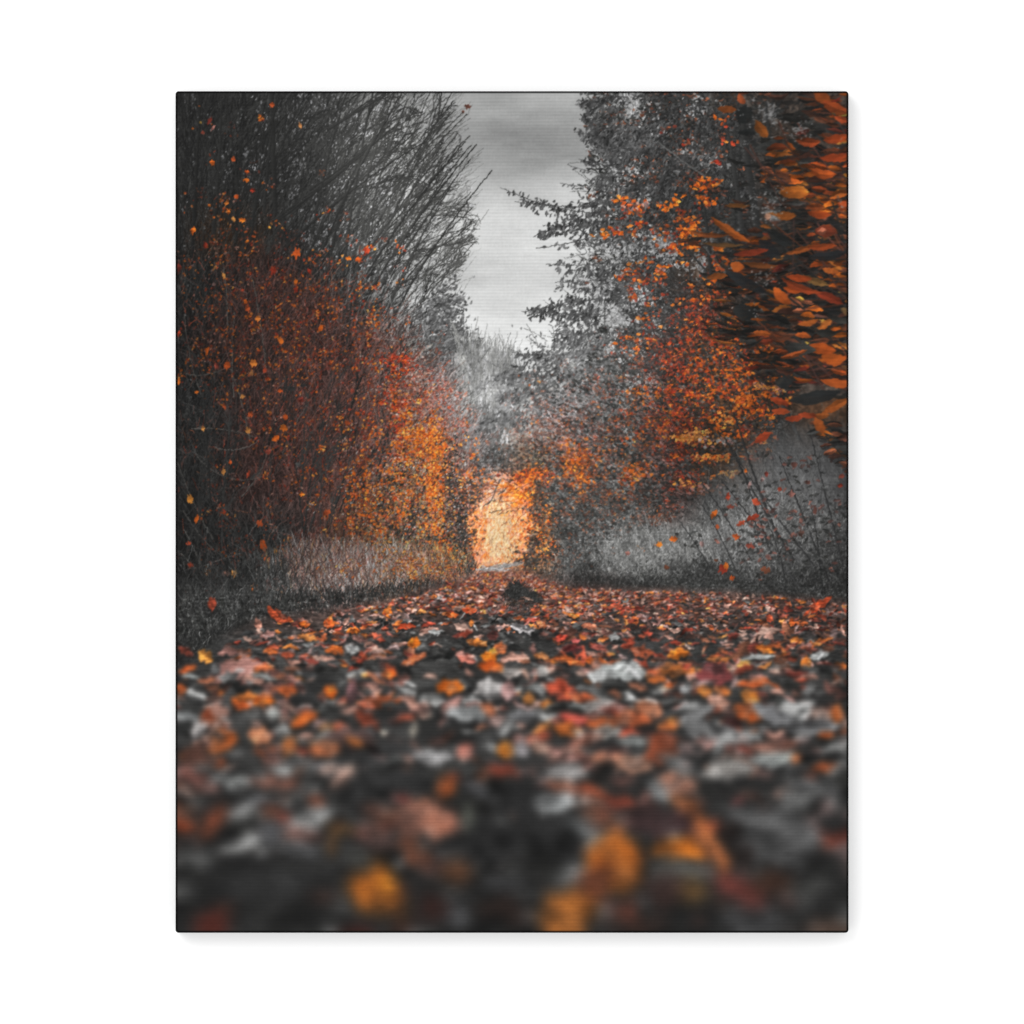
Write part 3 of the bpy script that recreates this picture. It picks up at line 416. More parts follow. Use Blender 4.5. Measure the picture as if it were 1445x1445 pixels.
    f = field((600, 832, 60, 7, 1), (500, 846, 70, 9, 1), (420, 858, 50, 14, 1), (660, 810, 12, 10, .8), (300, 850, 70, 40, .9), (280, 890, 50, 30, .8)); tw(f, 3600, (4, 15), math.radians(92), .4, (.5, .9), 0, 'dddg', a=.75)
    tw(field((310, 830, 60, 30, 1), (290, 860, 50, 30, .7)), 500, (8, 26), math.radians(95), .5, (.4, .8), 0, 'gg', a=.5)

def near():
    """boughs close to the lens, top right"""
    f = area([(1012, 120), (1050, 165), (1066, 230), (1082, 280), (1004, 318), (990, 345), (1040, 365), (1040, 395), (1068, 430), (1080, 470), (1112, 530), (1120, 580), (1150, 612), (1172, 600), (1210, 580), (1210, 120)], 3)
    f = f * (0.04 + np.clip((GX - 1005) / 160, 0, 1) ** 1.7)
    f = f * (1 - .85 * field((1085, 160, 16, 14, 1), (1130, 182, 14, 14, 1), (1092, 292, 16, 22, 1), (1130, 240, 14, 10, .6), (1165, 208, 8, 8, .7), (1075, 245, 18, 14, .8), (1080, 395, 10, 8, .8)))
    f = np.clip(f, 0, 1)
    arch = lambda n: R.normal(0.02, .17, n)
    def batch(n, mix, ln, wd, mul, a, ff=f):
        x, y = clumped(ff, n, 7, 12, 6); y = np.where(y > 588, y - 90, y); leaves(x, y, R.uniform(*ln, n), R.uniform(*wd, n), arch(n) + (y - 350) / 2500, ink(mix, n) * mul * (.76 if 'o' in mix or 'b' in mix or 'r' in mix else .95), a, curl=R.normal(-.12, .12, n), tone=.2, ragged=.10, pw=.9)
    fd = f * .6 + .5 * np.clip(field((1130, 330, 70, 200, 1), (1080, 420, 40, 70, 1), (1060, 170, 26, 30, .5), (1150, 530, 50, 22, .8)) * (1 - .9 * field((1085, 160, 16, 14, 1), (1092, 292, 14, 20, 1), (1130, 184, 12, 10, 1))), 0, 1)
    batch(520, 'ddd', (16, 40), (4, 9), .82, .85, fd); batch(190, 'oobbr', (20, 40), (3, 8), .84, .85, f * field((1150, 330, 80, 260, 1))); batch(130, 'bbd', (20, 44), (3, 8), .8, .7)
    # leafy twigs: each stem with leaves set on both sides, the tips a little down
    low = np.clip((560 - GY) / 120, .1, 1)
    sx, sy = clumped(f * low * np.clip((GX - 1010) / 90, .15, 1), 84, 1, 6)
    for q in range(84):
        an = R.normal(-.95, .3); l = R.uniform(50, 110); P = arc(np.array([sx[q]]), np.array([sy[q]]), np.array([l]), np.array([an]), np.array([R.normal(.25, .3)]), 12)
        dim = R.choice([.62, .78, .9, 1.02]); mx = R.choice(['oob', 'obb', 'rob', 'ddb', 'ddd', 'bbd']); n = int(l / 5.5)
        t = np.linspace(.5, 10.9, n); k = t.astype(int); fr = (t - k)[:, None]; pt = P[0][k] * (1 - fr) + P[0][k + 1] * fr
        side = np.where(np.arange(n) % 2 == 0, -1, 1); ln = R.uniform(16, 33, n) * np.interp(t, [0, 3, 11], [.7, 1, .75]); wd = ln * R.uniform(.2, .36, n)
        th = np.where(side < 0, R.normal(-.06, .2, n), R.normal(.16, .22, n)); cx = pt[:, 0] + side * ln * .5 * np.cos(th); cy = pt[:, 1] + side * ln * .5 * np.sin(th) + np.abs(R.normal(0, 1.5, n))
        strokes(P, 1.8, .8, np.array([[46, 42, 38]], np.float32), .9)
        leaves(cx + 2, cy + 4, ln, wd, th, np.full((n, 3), 34, np.float32), .5, curl=side * .1, ragged=.06, pw=.95)
        leaves(cx, cy, ln, wd, th, ink(mx, n, .2) * .84 * dim, .92, curl=R.normal(.12, .08, n), tone=.26, ragged=.06, pw=.95)
        strokes(np.stack([np.stack([cx - ln * .42 * np.cos(th), cy - ln * .42 * np.sin(th)], 1), np.stack([cx + ln * .42 * np.cos(th), cy + ln * .42 * np.sin(th)], 1)], 1), .8, .5, ink('bd', n) * 1.0, .35)
    batch(190, 'bbodd', (18, 40), (1.8, 5), .72, .8, field((1045, 370, 34, 50, 1), (1050, 445, 36, 34, .8), (1080, 500, 30, 30, .5), (1060, 150, 30, 20, .3)))
    batch(60, 'bbdd', (14, 40), (1.5, 4), 1.0, .7)
    for (x, y, an, ln, bd, w, c) in ((1095, 338, -44, 120, .1, 2.4, 44), (1138, 286, -62, 66, -.2, 1.8, 46), (1174, 284, -72, 80, -.1, 2.2, 42), (1105, 345, -62, 110, .5, 2.2, 44), (1140, 392, -30, 70, .1, 2.0, 42), (1168, 140, -66, 60, .1, 1.8, 60), (1140, 455, -38, 70, .1, 2.2, 44), (1088, 400, -40, 60, .1, 3, 40)):
        P = arc(np.array([x], float), np.array([y], float), np.array([ln], float), np.radians([an]), np.array([bd]), 8); strokes(P, w, w * .6, np.array([[c, c * .96, c * .92]], np.float32), .9)
    n = 16; tx = R.uniform(1040, 1190, n); ty = R.uniform(135, 500, n); strokes(arc(tx, ty, R.uniform(50, 120, n), R.normal(-.95, .25, n), R.normal(.15, .2, n), 9), 1.7, .8, ink('bbm', n) * .85, .85)
    q = '''1120 272 42 17 .06 172 98 38|1030 325 66 10 .58 164 86 34|1103 418 34 14 .78 196 96 38|1074 182 30 14 .95 140 78 30|1026 154 28 10 .05 134 72 32|1050 162 26 26 .6 38 40 40|1054 187 26 8 0 36 38 38|1044 126 26 12 .4 130 60 34|1046 140 16 9 1.0 176 88 48|1156 302 34 11 .1 164 72 32|1160 244 40 13 .2 176 84 36|1108 304 30 12 .05 150 84 34|1176 222 40 11 -.1 164 70 34|1150 292 26 10 0 118 60 32|1190 290 18 12 .3 176 80 40|1160 136 40 16 .8 150 76 34|1188 168 22 9 .3 170 76 40|1178 152 40 15 .4 150 70 34|1140 200 36 12 .1 138 62 30|1180 195 36 12 -.2 164 72 34|1100 337 40 14 .5 40 42 42|1052 398 66 15 .5 42 44 46|1086 352 40 17 .7 40 42 44|1168 360 54 13 -.12 42 44 46|1050 440 34 22 .2 42 44 44|1130 352 44 8 -.3 146 78 36|1160 348 40 9 -.1 156 72 34|1150 396 40 10 .35 124 92 52|1128 392 36 10 .1 168 72 32|1170 420 44 12 .4 140 56 34|1120 408 30 11 .1 176 80 32|1075 470 26 8 .1 172 90 40|1133 473 22 8 .1 200 100 42|1176 506 36 17 .1 196 98 38|1160 492 40 16 .15 186 88 34|1182 540 50 12 .1 200 98 40|1128 492 46 16 .1 60 62 60|1120 500 40 7 -.3 160 80 38|1166 470 34 9 0 46 48 46|1150 560 74 18 -.18 42 45 46|1180 572 44 12 -.5 170 92 38|1120 590 26 8 -.1 160 66 36|1100 566 28 9 .32 160 66 34|1102 580 26 9 .05 176 78 40|1140 586 28 8 .08 156 66 36|1156 600 26 13 1.05 168 88 38|1160 586 20 8 0 150 82 36|1174 578 24 8 -.3 170 90 38|1076 617 27 10 -.55 166 68 38|1106 540 22 16 0 48 50 50|1140 455 30 8 -.2 190 104 44|1165 457 26 9 -.6 190 110 50|1172 382 24 8 .2 196 106 46|1130 405 60 10 .35 150 66 34|1165 326 30 16 .1 128 60 40|1160 326 12 10 0 186 110 84|1083 305 9 8 0 200 150 124|1012 390 30 9 -.1 140 78 36|1040 376 20 14 .2 200 104 44|1000 330 60 6 .1 120 66 34|1020 345 60 5 .05 104 74 44|1060 356 50 9 -.15 136 56 34|1072 374 50 7 .1 120 70 36|1040 290 36 6 0 110 70 36|1185 452 30 9 .2 64 62 58|1195 440 20 9 .5 130 100 64'''
    v = np.array([[float(t) for t in s.split()] for s in q.split('|')]); leaves(v[:, 0], v[:, 1], v[:, 2], v[:, 3], v[:, 4], v[:, 5:8].astype(np.float32) * .84, .9, curl=R.normal(-.05, .08, len(v)), tone=.16, ragged=.08, pw=.85)
    x, y = clumped(field((1086, 160, 9, 9, 1), (1125, 185, 8, 9, .7), (1092, 290, 8, 14, .8), (1168, 205, 5, 4, .4), (1085, 320, 3, 8, .3), (1062, 290, 5, 14, .4), (1078, 392, 8, 5, .6), (1066, 440, 4, 5, .4), (1185, 283, 4, 3, .4), (1050, 180, 4, 16, .2)), 260, 3, 6)
    leaves(x, y, R.uniform(1.5, 4, 260), R.uniform(1, 2.2, 260), R.uniform(-1.6, 1.6, 260), np.repeat(R.uniform(80, 170, (260, 1)), 3, 1).astype(np.float32), .6)

FALLEN = '''299 852 12 18 0 140 60 40|393 868 40 12 .52 165 68 38|364 881 10 17 -.3 165 112 96|377 891 22 5 .35 128 122 120|429 881 15 8 .2 192 88 32|464 880 16 12 .3 200 84 32|547 865 15 12 .2 226 112 36|498 890 20 8 -.1 216 106 36|497 916 20 14 .3 186 186 184|472 918 26 10 .1 212 102 40|382 919 20 8 .1 200 96 42|406 924 19 9 0 176 76 46|348 938 27 10 -.3 206 92 36|265 944 25 8 -.35 206 86 32|262 919 24 10 .5 122 56 42|268 955 27 6 .08 148 152 150|292 960 27 7 -.1 170 102 72|304 943 14 14 .6 108 108 108|373 955 38 6 .25 134 136 134|549 951 20 13 0 236 102 32|466 975 19 16 .3 230 106 32|406 975 26 14 .1 206 96 42|371 989 28 16 -.2 226 96 26|340 996 28 14 .3 190 82 32|386 1006 22 18 0 164 166 162|255 972 16 13 .3 180 82 32|260 1010 38 14 .1 126 128 128|302 995 28 8 -.3 154 144 140|292 1013 15 28 .1 166 76 42|282 1028 33 18 -1.0 168 162 160|430 1015 40 14 -.5 216 100 36|497 976 16 32 .1 112 78 80|366 1039 34 24 .1 192 122 86|399 1032 22 20 .6 122 122 120|311 1050 50 18 -.55 152 76 32|269 1068 32 13 .1 122 66 32|408 1054 20 30 .2 152 86 42|458 1058 44 22 .08 168 92 54|456 1050 38 9 .05 190 130 96|517 995 26 12 .2 172 88 62|479 1026 22 14 .3 190 92 62|461 1028 22 15 0 142 98 62|435 953 26 9 .1 60 60 60|517 1037 26 10 0 88 88 90|585 907 17 15 .2 236 116 24|573 884 26 8 -.1 196 72 36|604 881 20 5 -.2 180 72 52|662 861 21 8 .1 206 82 42|636 867 21 7 .1 216 96 36|613 892 9 6 .3 178 180 178|809 868 18 6 .2 230 120 42|750 875 24 6 -.1 190 82 62|737 886 34 12 .2 168 162 162|764 881 15 9 .4 200 112 72|832 884 24 8 .2 196 112 82|850 890 24 8 .2 202 166 146|791 900 17 9 -.3 202 72 52|812 904 13 6 .1 206 96 92|695 897 16 13 0 82 46 42|673 908 30 11 .3 200 112 46|706 915 18 15 .6 226 116 62|692 926 22 16 -.6 238 124 30|692 940 36 15 .05 218 92 28|657 928 30 13 .45 192 108 92|584 930 38 10 -.45 192 102 62|635 969 38 19 .08 226 106 24|609 988 36 16 .2 152 152 150|693 973 42 30 .3 168 164 162|719 948 34 14 .1 188 178 172|717 975 18 27 .2 188 142 138|766 947 17 16 .8 204 198 192|741 933 14 5 0 160 90 60|764 926 22 8 .2 206 128 72|803 933 44 10 .25 202 98 46|841 934 30 11 .1 222 102 36|808 915 28 10 0 106 42 42|843 913 18 7 .1 172 82 72|846 954 34 20 .1 206 208 206|870 946 46 22 .1 170 174 172|792 975 44 26 .45 222 92 62|819 984 54 12 .15 216 92 46|755 970 26 10 0 134 136 134|746 986 16 15 0 196 122 56|773 995 21 14 .2 216 126 56|799 999 62 10 -.05 154 158 156|841 997 54 18 -.2 158 152 148|688 1001 26 14 .5 192 102 62|660 1008 62 22 .1 130 132 132|702 1017 24 20 .8 152 124 118|737 1010 42 16 0 112 112 114|810 1015 42 15 .2 192 76 62|801 1030 42 20 .2 176 92 36|859 1019 64 12 -.1 196 92 42|854 1035 48 18 -.3 166 162 156|657 1059 26 20 -.6 186 112 96|713 1059 22 22 0 196 112 34|735 1057 22 24 .3 168 162 164|761 1054 30 14 .5 186 142 122|611 1068 64 20 .05 156 154 154|584 1030 12 24 .2 134 128 118|864 1075 64 22 .2 196 130 102|889 948 46 27 .1 194 198 196|906 920 32 15 .2 166 82 52|957 923 30 15 -.2 216 116 36|949 946 38 19 .1 162 92 42|922 948 19 6 .1 216 92 52|927 959 27 10 -.1 206 106 46|1008 953 50 34 .05 128 62 62|1015 930 36 6 -.05 166 102 56|994 975 20 13 .2 216 122 46|1019 975 24 12 .2 202 106 46|968 972 18 12 -.5 154 154 154|1073 967 64 15 .15 182 86 42|1079 916 26 10 .3 216 112 36|1156 925 28 11 -.3 184 186 184|1070 927 48 7 -.05 154 156 154|1137 936 14 19 .3 206 112 42|1153 856 48 11 -.62 166 66 36|1117 878 8 11 0 216 96 42|1086 873 9 10 0 192 82 52|1059 984 28 19 .5 200 116 42|1055 1006 42 22 .4 186 86 34|1033 1021 28 20 0 58 32 30|915 1001 40 24 .3 216 132 92|893 1014 54 20 .15 186 92 52|944 1023 32 16 -.3 206 106 46|1013 990 32 20 .3 196 142 122|980 1010 62 18 -.5 128 128 128|1090 1010 64 24 .35 118 118 120|1166 1038 24 12 0 172 82 36|1159 1008 32 19 .3 152 124 112|1181 1008 17 26 0 176 88 36|935 1056 46 46 .8 132 66 42|889 1046 44 14 0 144 148 146|1004 1032 76 26 .1 98 98 98|1146 1026 76 22 -.1 98 98 99|1090 1070 52 14 -.1 154 158 154|1123 1070 13 16 0 192 116 72|1086 1052 54 12 -.15 142 92 76|333 1105 42 13 -.15 130 132 130|273 1097 50 15 .5 128 76 66|297 1113 30 16 .4 120 90 84|390 1105 64 16 .05 142 92 76|399 1086 34 19 .2 136 136 134|452 1084 72 15 .1 108 108 110|365 1132 30 22 .2 114 116 118|306 1078 28 12 -.3 166 86 52|260 1166 36 20 .1 128 56 30|300 1160 62 26 -.95 98 54 38|446 1131 26 20 .6 124 74 56|382 1146 30 14 -.2 108 66 50|481 1170 44 14 .15 92 66 40|470 1190 17 36 .1 92 66 42|424 1199 62 22 .1 74 74 75|530 1257 66 62 .15 176 98 30|542 1250 34 64 -.3 186 106 30|300 1304 52 36 .1 84 36 28|506 1213 40 26 .2 72 72 68|382 1173 34 34 .4 74 74 76|615 1160 56 46 .3 172 108 84|578 1158 44 50 .2 130 88 74|575 1152 22 20 0 58 62 62|589 1206 62 28 .8 120 68 46|629 1113 27 38 .25 152 76 36|644 1232 44 34 .2 90 58 38|566 1126 28 26 .3 116 62 56|671 1113 40 18 .5 84 84 86|660 1155 20 42 .1 88 90 82|781 1135 58 28 -.05 128 130 130|801 1091 60 22 .05 168 164 162|790 1107 36 9 .05 164 98 72|839 1178 100 28 .38 90 92 92|837 1117 44 13 .35 156 72 44|866 1214 74 74 .3 178 92 24|880 1222 50 70 -.2 180 92 22|804 1290 84 64 -.4 146 86 34|837 1250 80 40 -1.0 102 52 30|646 1295 34 30 0 76 76 78|711 1246 64 14 .05 66 66 68|564 1279 24 48 0 92 56 30|615 1283 44 34 0 56 34 30|781 1186 82 70 .3 38 38 38|893 1079 56 24 .1 188 134 108|955 1106 56 28 .3 168 114 92|931 1116 42 24 .7 136 138 138|1086 1073 56 20 .05 142 146 144|1026 1087 76 30 -.1 134 130 126|1166 1084 44 14 .05 148 74 40|1101 1053 54 13 -.2 138 88 72|1042 1133 18 14 0 106 58 56|1079 1153 110 32 .1 90 90 90|924 1160 76 40 .2 64 46 46|977 1150 78 22 .85 164 92 50|960 1200 84 32 .05 180 96 24|1004 1200 96 28 1.05 160 92 50|1044 1258 80 30 .5 122 60 52|977 1256 44 36 .2 90 66 38|935 1258 56 46 .2 62 44 40|964 1228 96 15 .1 112 112 106|1064 1299 90 44 0 66 66 67|1124 1180 70 44 .2 80 80 80|1039 1197 50 76 -.4 38 31 29|1175 1162 46 30 0 38 38 38|1168 1308 60 20 0 84 66 56|1141 1250 60 26 -.2 66 66 64|960 1160 70 26 .3 66 46 48|1090 1200 100 40 .5 70 70 70|1150 1110 80 22 .15 84 84 84|350 1255 160 40 0 42 42 42|420 1240 80 26 .2 48 48 48|560 1105 130 40 0 50 50 50|520 1130 90 40 .2 44 44 44|730 1130 90 60 .2 42 42 42|690 1190 100 60 0 42 42 42|500 1075 80 26 0 56 56 56|560 1055 60 18 .1 60 60 60'''

def ground():
    global BUF, ALPHA
    poly = [(240, 955), (300, 908), (360, 878), (420, 868), (480, 862), (560, 845), (620, 828), (668, 812), (690, 801), (715, 799), (740, 806), (760, 815), (800, 828), (880, 832), (1000, 836), (1100, 842), (1200, 852), (1200, 1330), (240, 1330)]
    m = lin(area(poly, 1), HH, HW)[..., None]
    Y = (np.arange(HH, dtype=np.float32) / S + OY)[:, None]; X = (np.arange(HW, dtype=np.float32) / S + OX)[None]
    b = np.interp(Y[:, 0], [800, 830, 880, 960, 1060, 1150, 1316], [84, 72, 60, 58, 53, 42, 36]).astype(np.float32)[:, None]
    t = np.clip((Y - 870) / 150, 0, 1); v = b * np.exp((1 - t) * .20 * noise(HH, HW, 10, 26, 3) + (.10 + .12 * t) * noise(HH, HW, 70, 120, 2)); v = v * (1 - .10 * np.clip((np.abs(X - 722) - 330) / 150, 0, 1))
    BUF = (BUF * (1 - m) + v[..., None] * (np.array([1, .995, .98], np.float32) + np.clip((905 - Y) / 60, 0, 1)[..., None] * np.array([.50, .12, .02], np.float32)) * m).astype(np.float32)
    # far end of the track: pale wheel ruts
    for (x, y, ln, wd, an, c) in ((700, 800, 44, 7, -.12, 150), (722, 797, 26, 5, -.2, 140), (694, 803, 34, 4, .02, 165), (722, 812, 44, 4, .12, 118), (696, 818, 30, 3, .02, 150), (690, 822, 20, 2.5, 0, 140), (740, 818, 30, 5, .1, 96)):
        n = 60; t = R.normal(0, .3, n); leaves(x + t * ln, y + t * ln * an + R.normal(0, wd / 4, n), R.uniform(4, 10, n), R.uniform(1, 2.2, n), R.normal(an, .1, n), np.repeat(np.clip(R.normal(c, 22, (n, 1)), 50, 200), 3, 1).astype(np.float32), .75)
    # scattered leaves, far to near
    N = 20000; u = R.uniform(0, 1, N); y = 796 + 1 / (1 / 11 + u * (1 / 560 - 1 / 11)); x = R.uniform(238, 1208, N)
    yy = np.interp(x, [p[0] for p in poly[:17]], [p[1] for p in poly[:17]]); k = y > yy - 1 + R.exponential(np.where(x < 470, 22, 4), N); x, y = x[k], y[k]; bare = np.zeros(len(x))
    for (cx, cy, sx, sy) in ((632, 895, 55, 28), (690, 960, 36, 26), (590, 955, 30, 24), (540, 1100, 70, 60), (470, 1245, 160, 60), (705, 1150, 60, 70), (1130, 1195, 90, 50), (330, 1240, 80, 50), (440, 950, 30, 14), (520, 1010, 40, 20), (640, 1040, 40, 24), (290, 905, 60, 40), (1080, 1130, 60, 20), (760, 905, 40, 12), (950, 905, 60, 8), (860, 905, 40, 8)): bare = np.maximum(bare, np.exp(-((x - cx) / sx) ** 2 - ((y - cy) / sy) ** 2))
    k = R.uniform(0, 1, len(x)) > .8 * bare; x, y = x[k], y[k]; N = len(x)
    d = y - 796; ln = (np.interp(d, [0, 60, 120, 200, 530], [.105, .115, .14, .165, .165]) * d + 1.4) * R.lognormal(-.2, .4, N); wd = ln * R.uniform(.12, .40, N); an = R.normal(0, .38, N); stand = R.uniform(0, 1, N) < .12; wd[stand] *= 1.7; an[stand] *= 2.2
    mixes = ['rmrbokkkgro', 'rrobokkgmdgk', 'dggdgdkl', 'rmbrogkdbk', 'ogdmkdrgbkklg', 'dgkmbgdlgkrb']
    z = np.where(y < 866, 0, np.where(y < 945, np.where(x < 560, 1, np.where(x < 765, 2, 3)), np.where(y < 1070, 4, 5)))
    z = np.where((z == 2) & (R.uniform(0, 1, N) < .25), 1, z); z = np.where((z == 4) & (x > 560) & (x < 700) & (y < 1000), 2, z)
    col = np.zeros((N, 3), np.float32)
    for i, mx in enumerate(mixes): q = z == i; col[q] = ink(mx, int(q.sum()), .16)
    col *= np.interp(y, [800, 840, 950, 1080, 1180, 1316], [1.02, 1.0, 1.0, .98, .84, .60])[:, None]; col *= (1 - .22 * np.clip((np.abs(x - 722) - 330) / 150, 0, 1))[:, None]
    sat = np.interp(y, [800, 900, 1000, 1200], [.74, .76, .78, .70])[:, None]; g = col.mean(1, keepdims=True); col = np.clip(g + (col - g) * sat, 0, 255); col = (col * np.minimum(1, np.where(col[:, 0] > col[:, 1] * 1.25, 214, 182) / col.max(1))[:, None]).astype(np.float32)
    F = np.array([[float(t) for t in s.split()] for s in FALLEN.split('|')])
    F[:, 5:8] = (lambda g, c: (g + (c - g) * .9))(F[:, 5:8].mean(1, keepdims=True), F[:, 5:8]) * np.where(F[:, 5:8].mean(1, keepdims=True) > 140, .9, 1)
    def lay(lo, hi, rad):
        global BUF, ALPHA
        k = (y >= lo) & (y < hi); q = (F[:, 1] >= lo) & (F[:, 1] < hi)
        o = np.argsort(y[k]); xx, y2, l2, w2, a2, c2 = x[k][o], y[k][o], ln[k][o], wd[k][o], an[k][o], col[k][o]
        full = BUF; soft = rad > .35
        pad = int((hi - lo) * .2 + 4 * rad + 30); r0 = max(0, int((lo - OY - 60 - pad) * S)); r1 = min(HH, int((hi - OY + 60 + pad) * S))
        if soft: BUF = full.copy(); ALPHA = np.zeros((HH, HW), np.float32)
        n = len(xx)
        for part in np.array_split(np.arange(n), max(1, n // 260)):
            if len(part) == 0: continue
            sh = part[R.uniform(0, 1, len(part)) < .55]
            leaves(xx[sh] + l2[sh] * .05, y2[sh] + l2[sh] * .10, l2[sh] * 1.02, w2[sh], a2[sh], np.full((len(sh), 3), 40, np.float32) * np.array([1, .97, .95], np.float32), .5)
            leaves(xx[part], y2[part], l2[part], w2[part], a2[part], c2[part], .95, curl=R.normal(0, .26, len(part)), tone=.3, ragged=.3, pw=.85)
        if q.any():
            f = F[q]; f = f[np.argsort(f[:, 1])]; lum = f[:, 5:8].mean(1); b_ = lum > 60
            leaves(f[b_, 0], f[b_, 1] + f[b_, 3] * .28, f[b_, 2] * 1.02, f[b_, 3], f[b_, 4], np.full((int(b_.sum()), 3), 40, np.float32), .7)
            leaves(f[:, 0], f[:, 1], f[:, 2] * 1.04, f[:, 3], f[:, 4], f[:, 5:8].astype(np.float32), 1, tone=.2, ragged=.22, pw=.8, curl=R.normal(0, .12, len(f)))
            for rep in range(4):                           # folds, curled lobes and torn edges
                g = f[f[:, 2] > 13]; n = len(g)
                if n == 0: break
                ca, sa = np.cos(g[:, 4]), np.sin(g[:, 4]); u = R.uniform(-.36, .36, n) * g[:, 2]; w_ = R.uniform(-.34, .34, n) * g[:, 3]
                cc = g[:, 5:8] * R.choice([.62, .78, .9, 1.12, 1.24], n)[:, None]; gray = cc.mean(1, keepdims=True); cc = gray + (cc - gray) * R.uniform(.55, 1.1, n)[:, None]
                leaves(g[:, 0] + u * ca - w_ * sa, g[:, 1] + u * sa + w_ * ca, g[:, 2] * R.uniform(.25, .6, n), g[:, 3] * R.uniform(.18, .5, n), g[:, 4] + R.normal(0, .5, n), np.clip(cc, 0, 204).astype(np.float32), .8, tone=.2, ragged=.25, pw=.9, curl=R.normal(0, .25, n))
        if soft:
            rr = max(1, rad * S * .62); A = ALPHA[r0:r1]; C = BUF[r0:r1] * A[..., None]
            L = blur(np.concatenate([C, A[..., None]], 2), rr); BUF = full; BUF[r0:r1] = BUF[r0:r1] * (1 - L[..., 3:]) + L[..., :3]; ALPHA = None
    cuts = [796, 815, 840, 866, 892, 915, 940, 968, 1000, 1040, 1085, 1140, 1210, 1400]
    for lo, hi in zip(cuts[:-1], cuts[1:]):
        mid = (lo + min(hi, 1330)) / 2; lay(lo, hi, max(.5, (mid - 868) * .043))
        if lo == 840:                                      # the dark stump of turf in the middle of the track
            leaves(np.array([736., 728, 748]), np.array([838., 830, 844]), [48, 20, 34], [18, 20, 9], [.1, -1.0, .2], np.array([[52, 52, 51], [48, 48, 47], [56, 56, 55]], np.float32), .97, tone=.06)
            n = 1100; xx, y2 = pick(area([(712, 850), (716, 838), (723, 826), (730, 825), (740, 832), (752, 840), (764, 850), (740, 852)], 1), n)
            leaves(xx, y2, R.uniform(2, 4.5, n), R.uniform(.8, 1.8, n), -1.3 + R.normal(0, .6, n), ink('dddg', n) * 1.0, .7)
            leaves(np.array([742., 748, 735]), np.array([844., 846, 848]), [16, 8, 10], [2.5, 2, 2], [.15, .1, -.1], np.array([[140, 112, 100], [170, 140, 126], [110, 80, 70]], np.float32), .9)

def soften():
    """distance and damp air take the edge off the far trees"""
    x0, x1, y0, y1 = (600 - OX) * S, (960 - OX) * S, (460 - OY) * S, (820 - OY) * S
    a = lin(area([(640, 500), (660, 482), (725, 505), (735, 560), (720, 650), (760, 690), (755, 800), (665, 800), (660, 690), (645, 600)], 3), HH, HW)[y0:y1, x0:x1, None]
    c = lin(area([(700, 520), (800, 490), (880, 520), (930, 640), (920, 740), (800, 770), (760, 700), (700, 640)], 5), HH, HW)[y0:y1, x0:x1, None]
    s = BUF[y0:y1, x0:x1]; BUF[y0:y1, x0:x1] = s + (blur(s, 2) - s) * np.clip(.3 * a + .3 * c, 0, .5)

def smear():
    """the nearest boughs moved a little in the wind"""
    x0, y1 = (985 - OX) * S, (630 - OY) * S
    m = lin(area([(1010, 100), (1050, 170), (1075, 280), (1000, 315), (990, 350), (1040, 380), (1080, 470), (1112, 530), (1120, 620), (1250, 620), (1250, 100)], 3), HH, HW)[:y1, x0:, None]
    s = BUF[:y1, x0:]; q = box(box(s, 3, 1), 1, 0); BUF[:y1, x0:] = s * (1 - .7 * m) + q * .7 * m

def settle():
    """even the tone of each part of the woods out to what the tone map asks for"""
    d = 16
    q = lambda a: a[:HH // d * d, :HW // d * d].reshape(HH // d, d, HW // d, d, -1).mean((1, 3))
    low, want = blur(q(BUF), 2), blur(q(G['B']), 2)
    k = lambda a: a.mean(2, keepdims=True)
    g = np.clip(k(want) / k(low), .6, 1.7)
    g = lin(g, HH, HW); m = G['M'][..., None] * np.clip((835 - (np.arange(HH) / S + OY)) / 20, 0, 1)[:, None, None]
    BUF[:] = BUF * (1 + (g - 1) * m)

def roughen(amp, scale, y1=None):
    """ragged, photographic edges: ink creeps a little way at random"""
    h = HH if y1 is None else int((y1 - OY) * S)
    dx = amp * S * noise(h, HW, scale * S, scale * S, 2); dy = amp * S * noise(h, HW, scale * S, scale * S, 2)
    if y1 is not None: f = np.clip((h - np.arange(h)) / (30 * S), 0, 1)[:, None]; dx = dx * f; dy = dy * f
    yi = np.clip(np.arange(h)[:, None] + dy * .6, 0, HH - 1).astype(int); xi = np.clip(np.arange(HW)[None] + dx * .6, 0, HW - 1).astype(int)
    BUF[:h] = BUF[yi, xi]

def finish():
    Y = (np.arange(HH, dtype=np.float32) / S + OY)
    g = np.clip((Y - 815) / 30, 0, 1)[:, None]
    fine = noise(HH, HW, 5, 12, 2); mid = noise(HH, HW, 14, 34, 2)
    t = np.clip((Y - 865) / 90, 0, 1)[:, None]
    BUF[:] = BUF * np.exp(g * ((1 - t) * .20 * fine + t * .022 * mid))[..., None]
    I = BUF.reshape(PH, S, PW, S, 3).mean((1, 3))
    b = blur(I, 1, 1); I = I * .62 + b * .38
    I = I * np.exp(.009 * noise(PH, PW, 2, 2, 1) + .006 * noise(PH, PW, 5, 5, 2))[..., None]
    Y, X = np.mgrid[0:PH, 0:PW]
    lift = 6.0; I = np.clip(I, 0, 255) / 255; I = 255 * (I - .018 * np.sin(2 * np.pi * I))                                            # matt ink: blacks never print quite black
    return np.clip(lift + I * (1 - lift / 255), 0, 255).astype(np.float32)

def picture():
    woods(); settle(); soften(); roughen(.55, 3.5); near(); smear(); ground(); roughen(.7, 4, 905)
    return finish()

DOME, FRONT, KEY, WEAVE = 0.74, 0.40, 0.22, 0.18

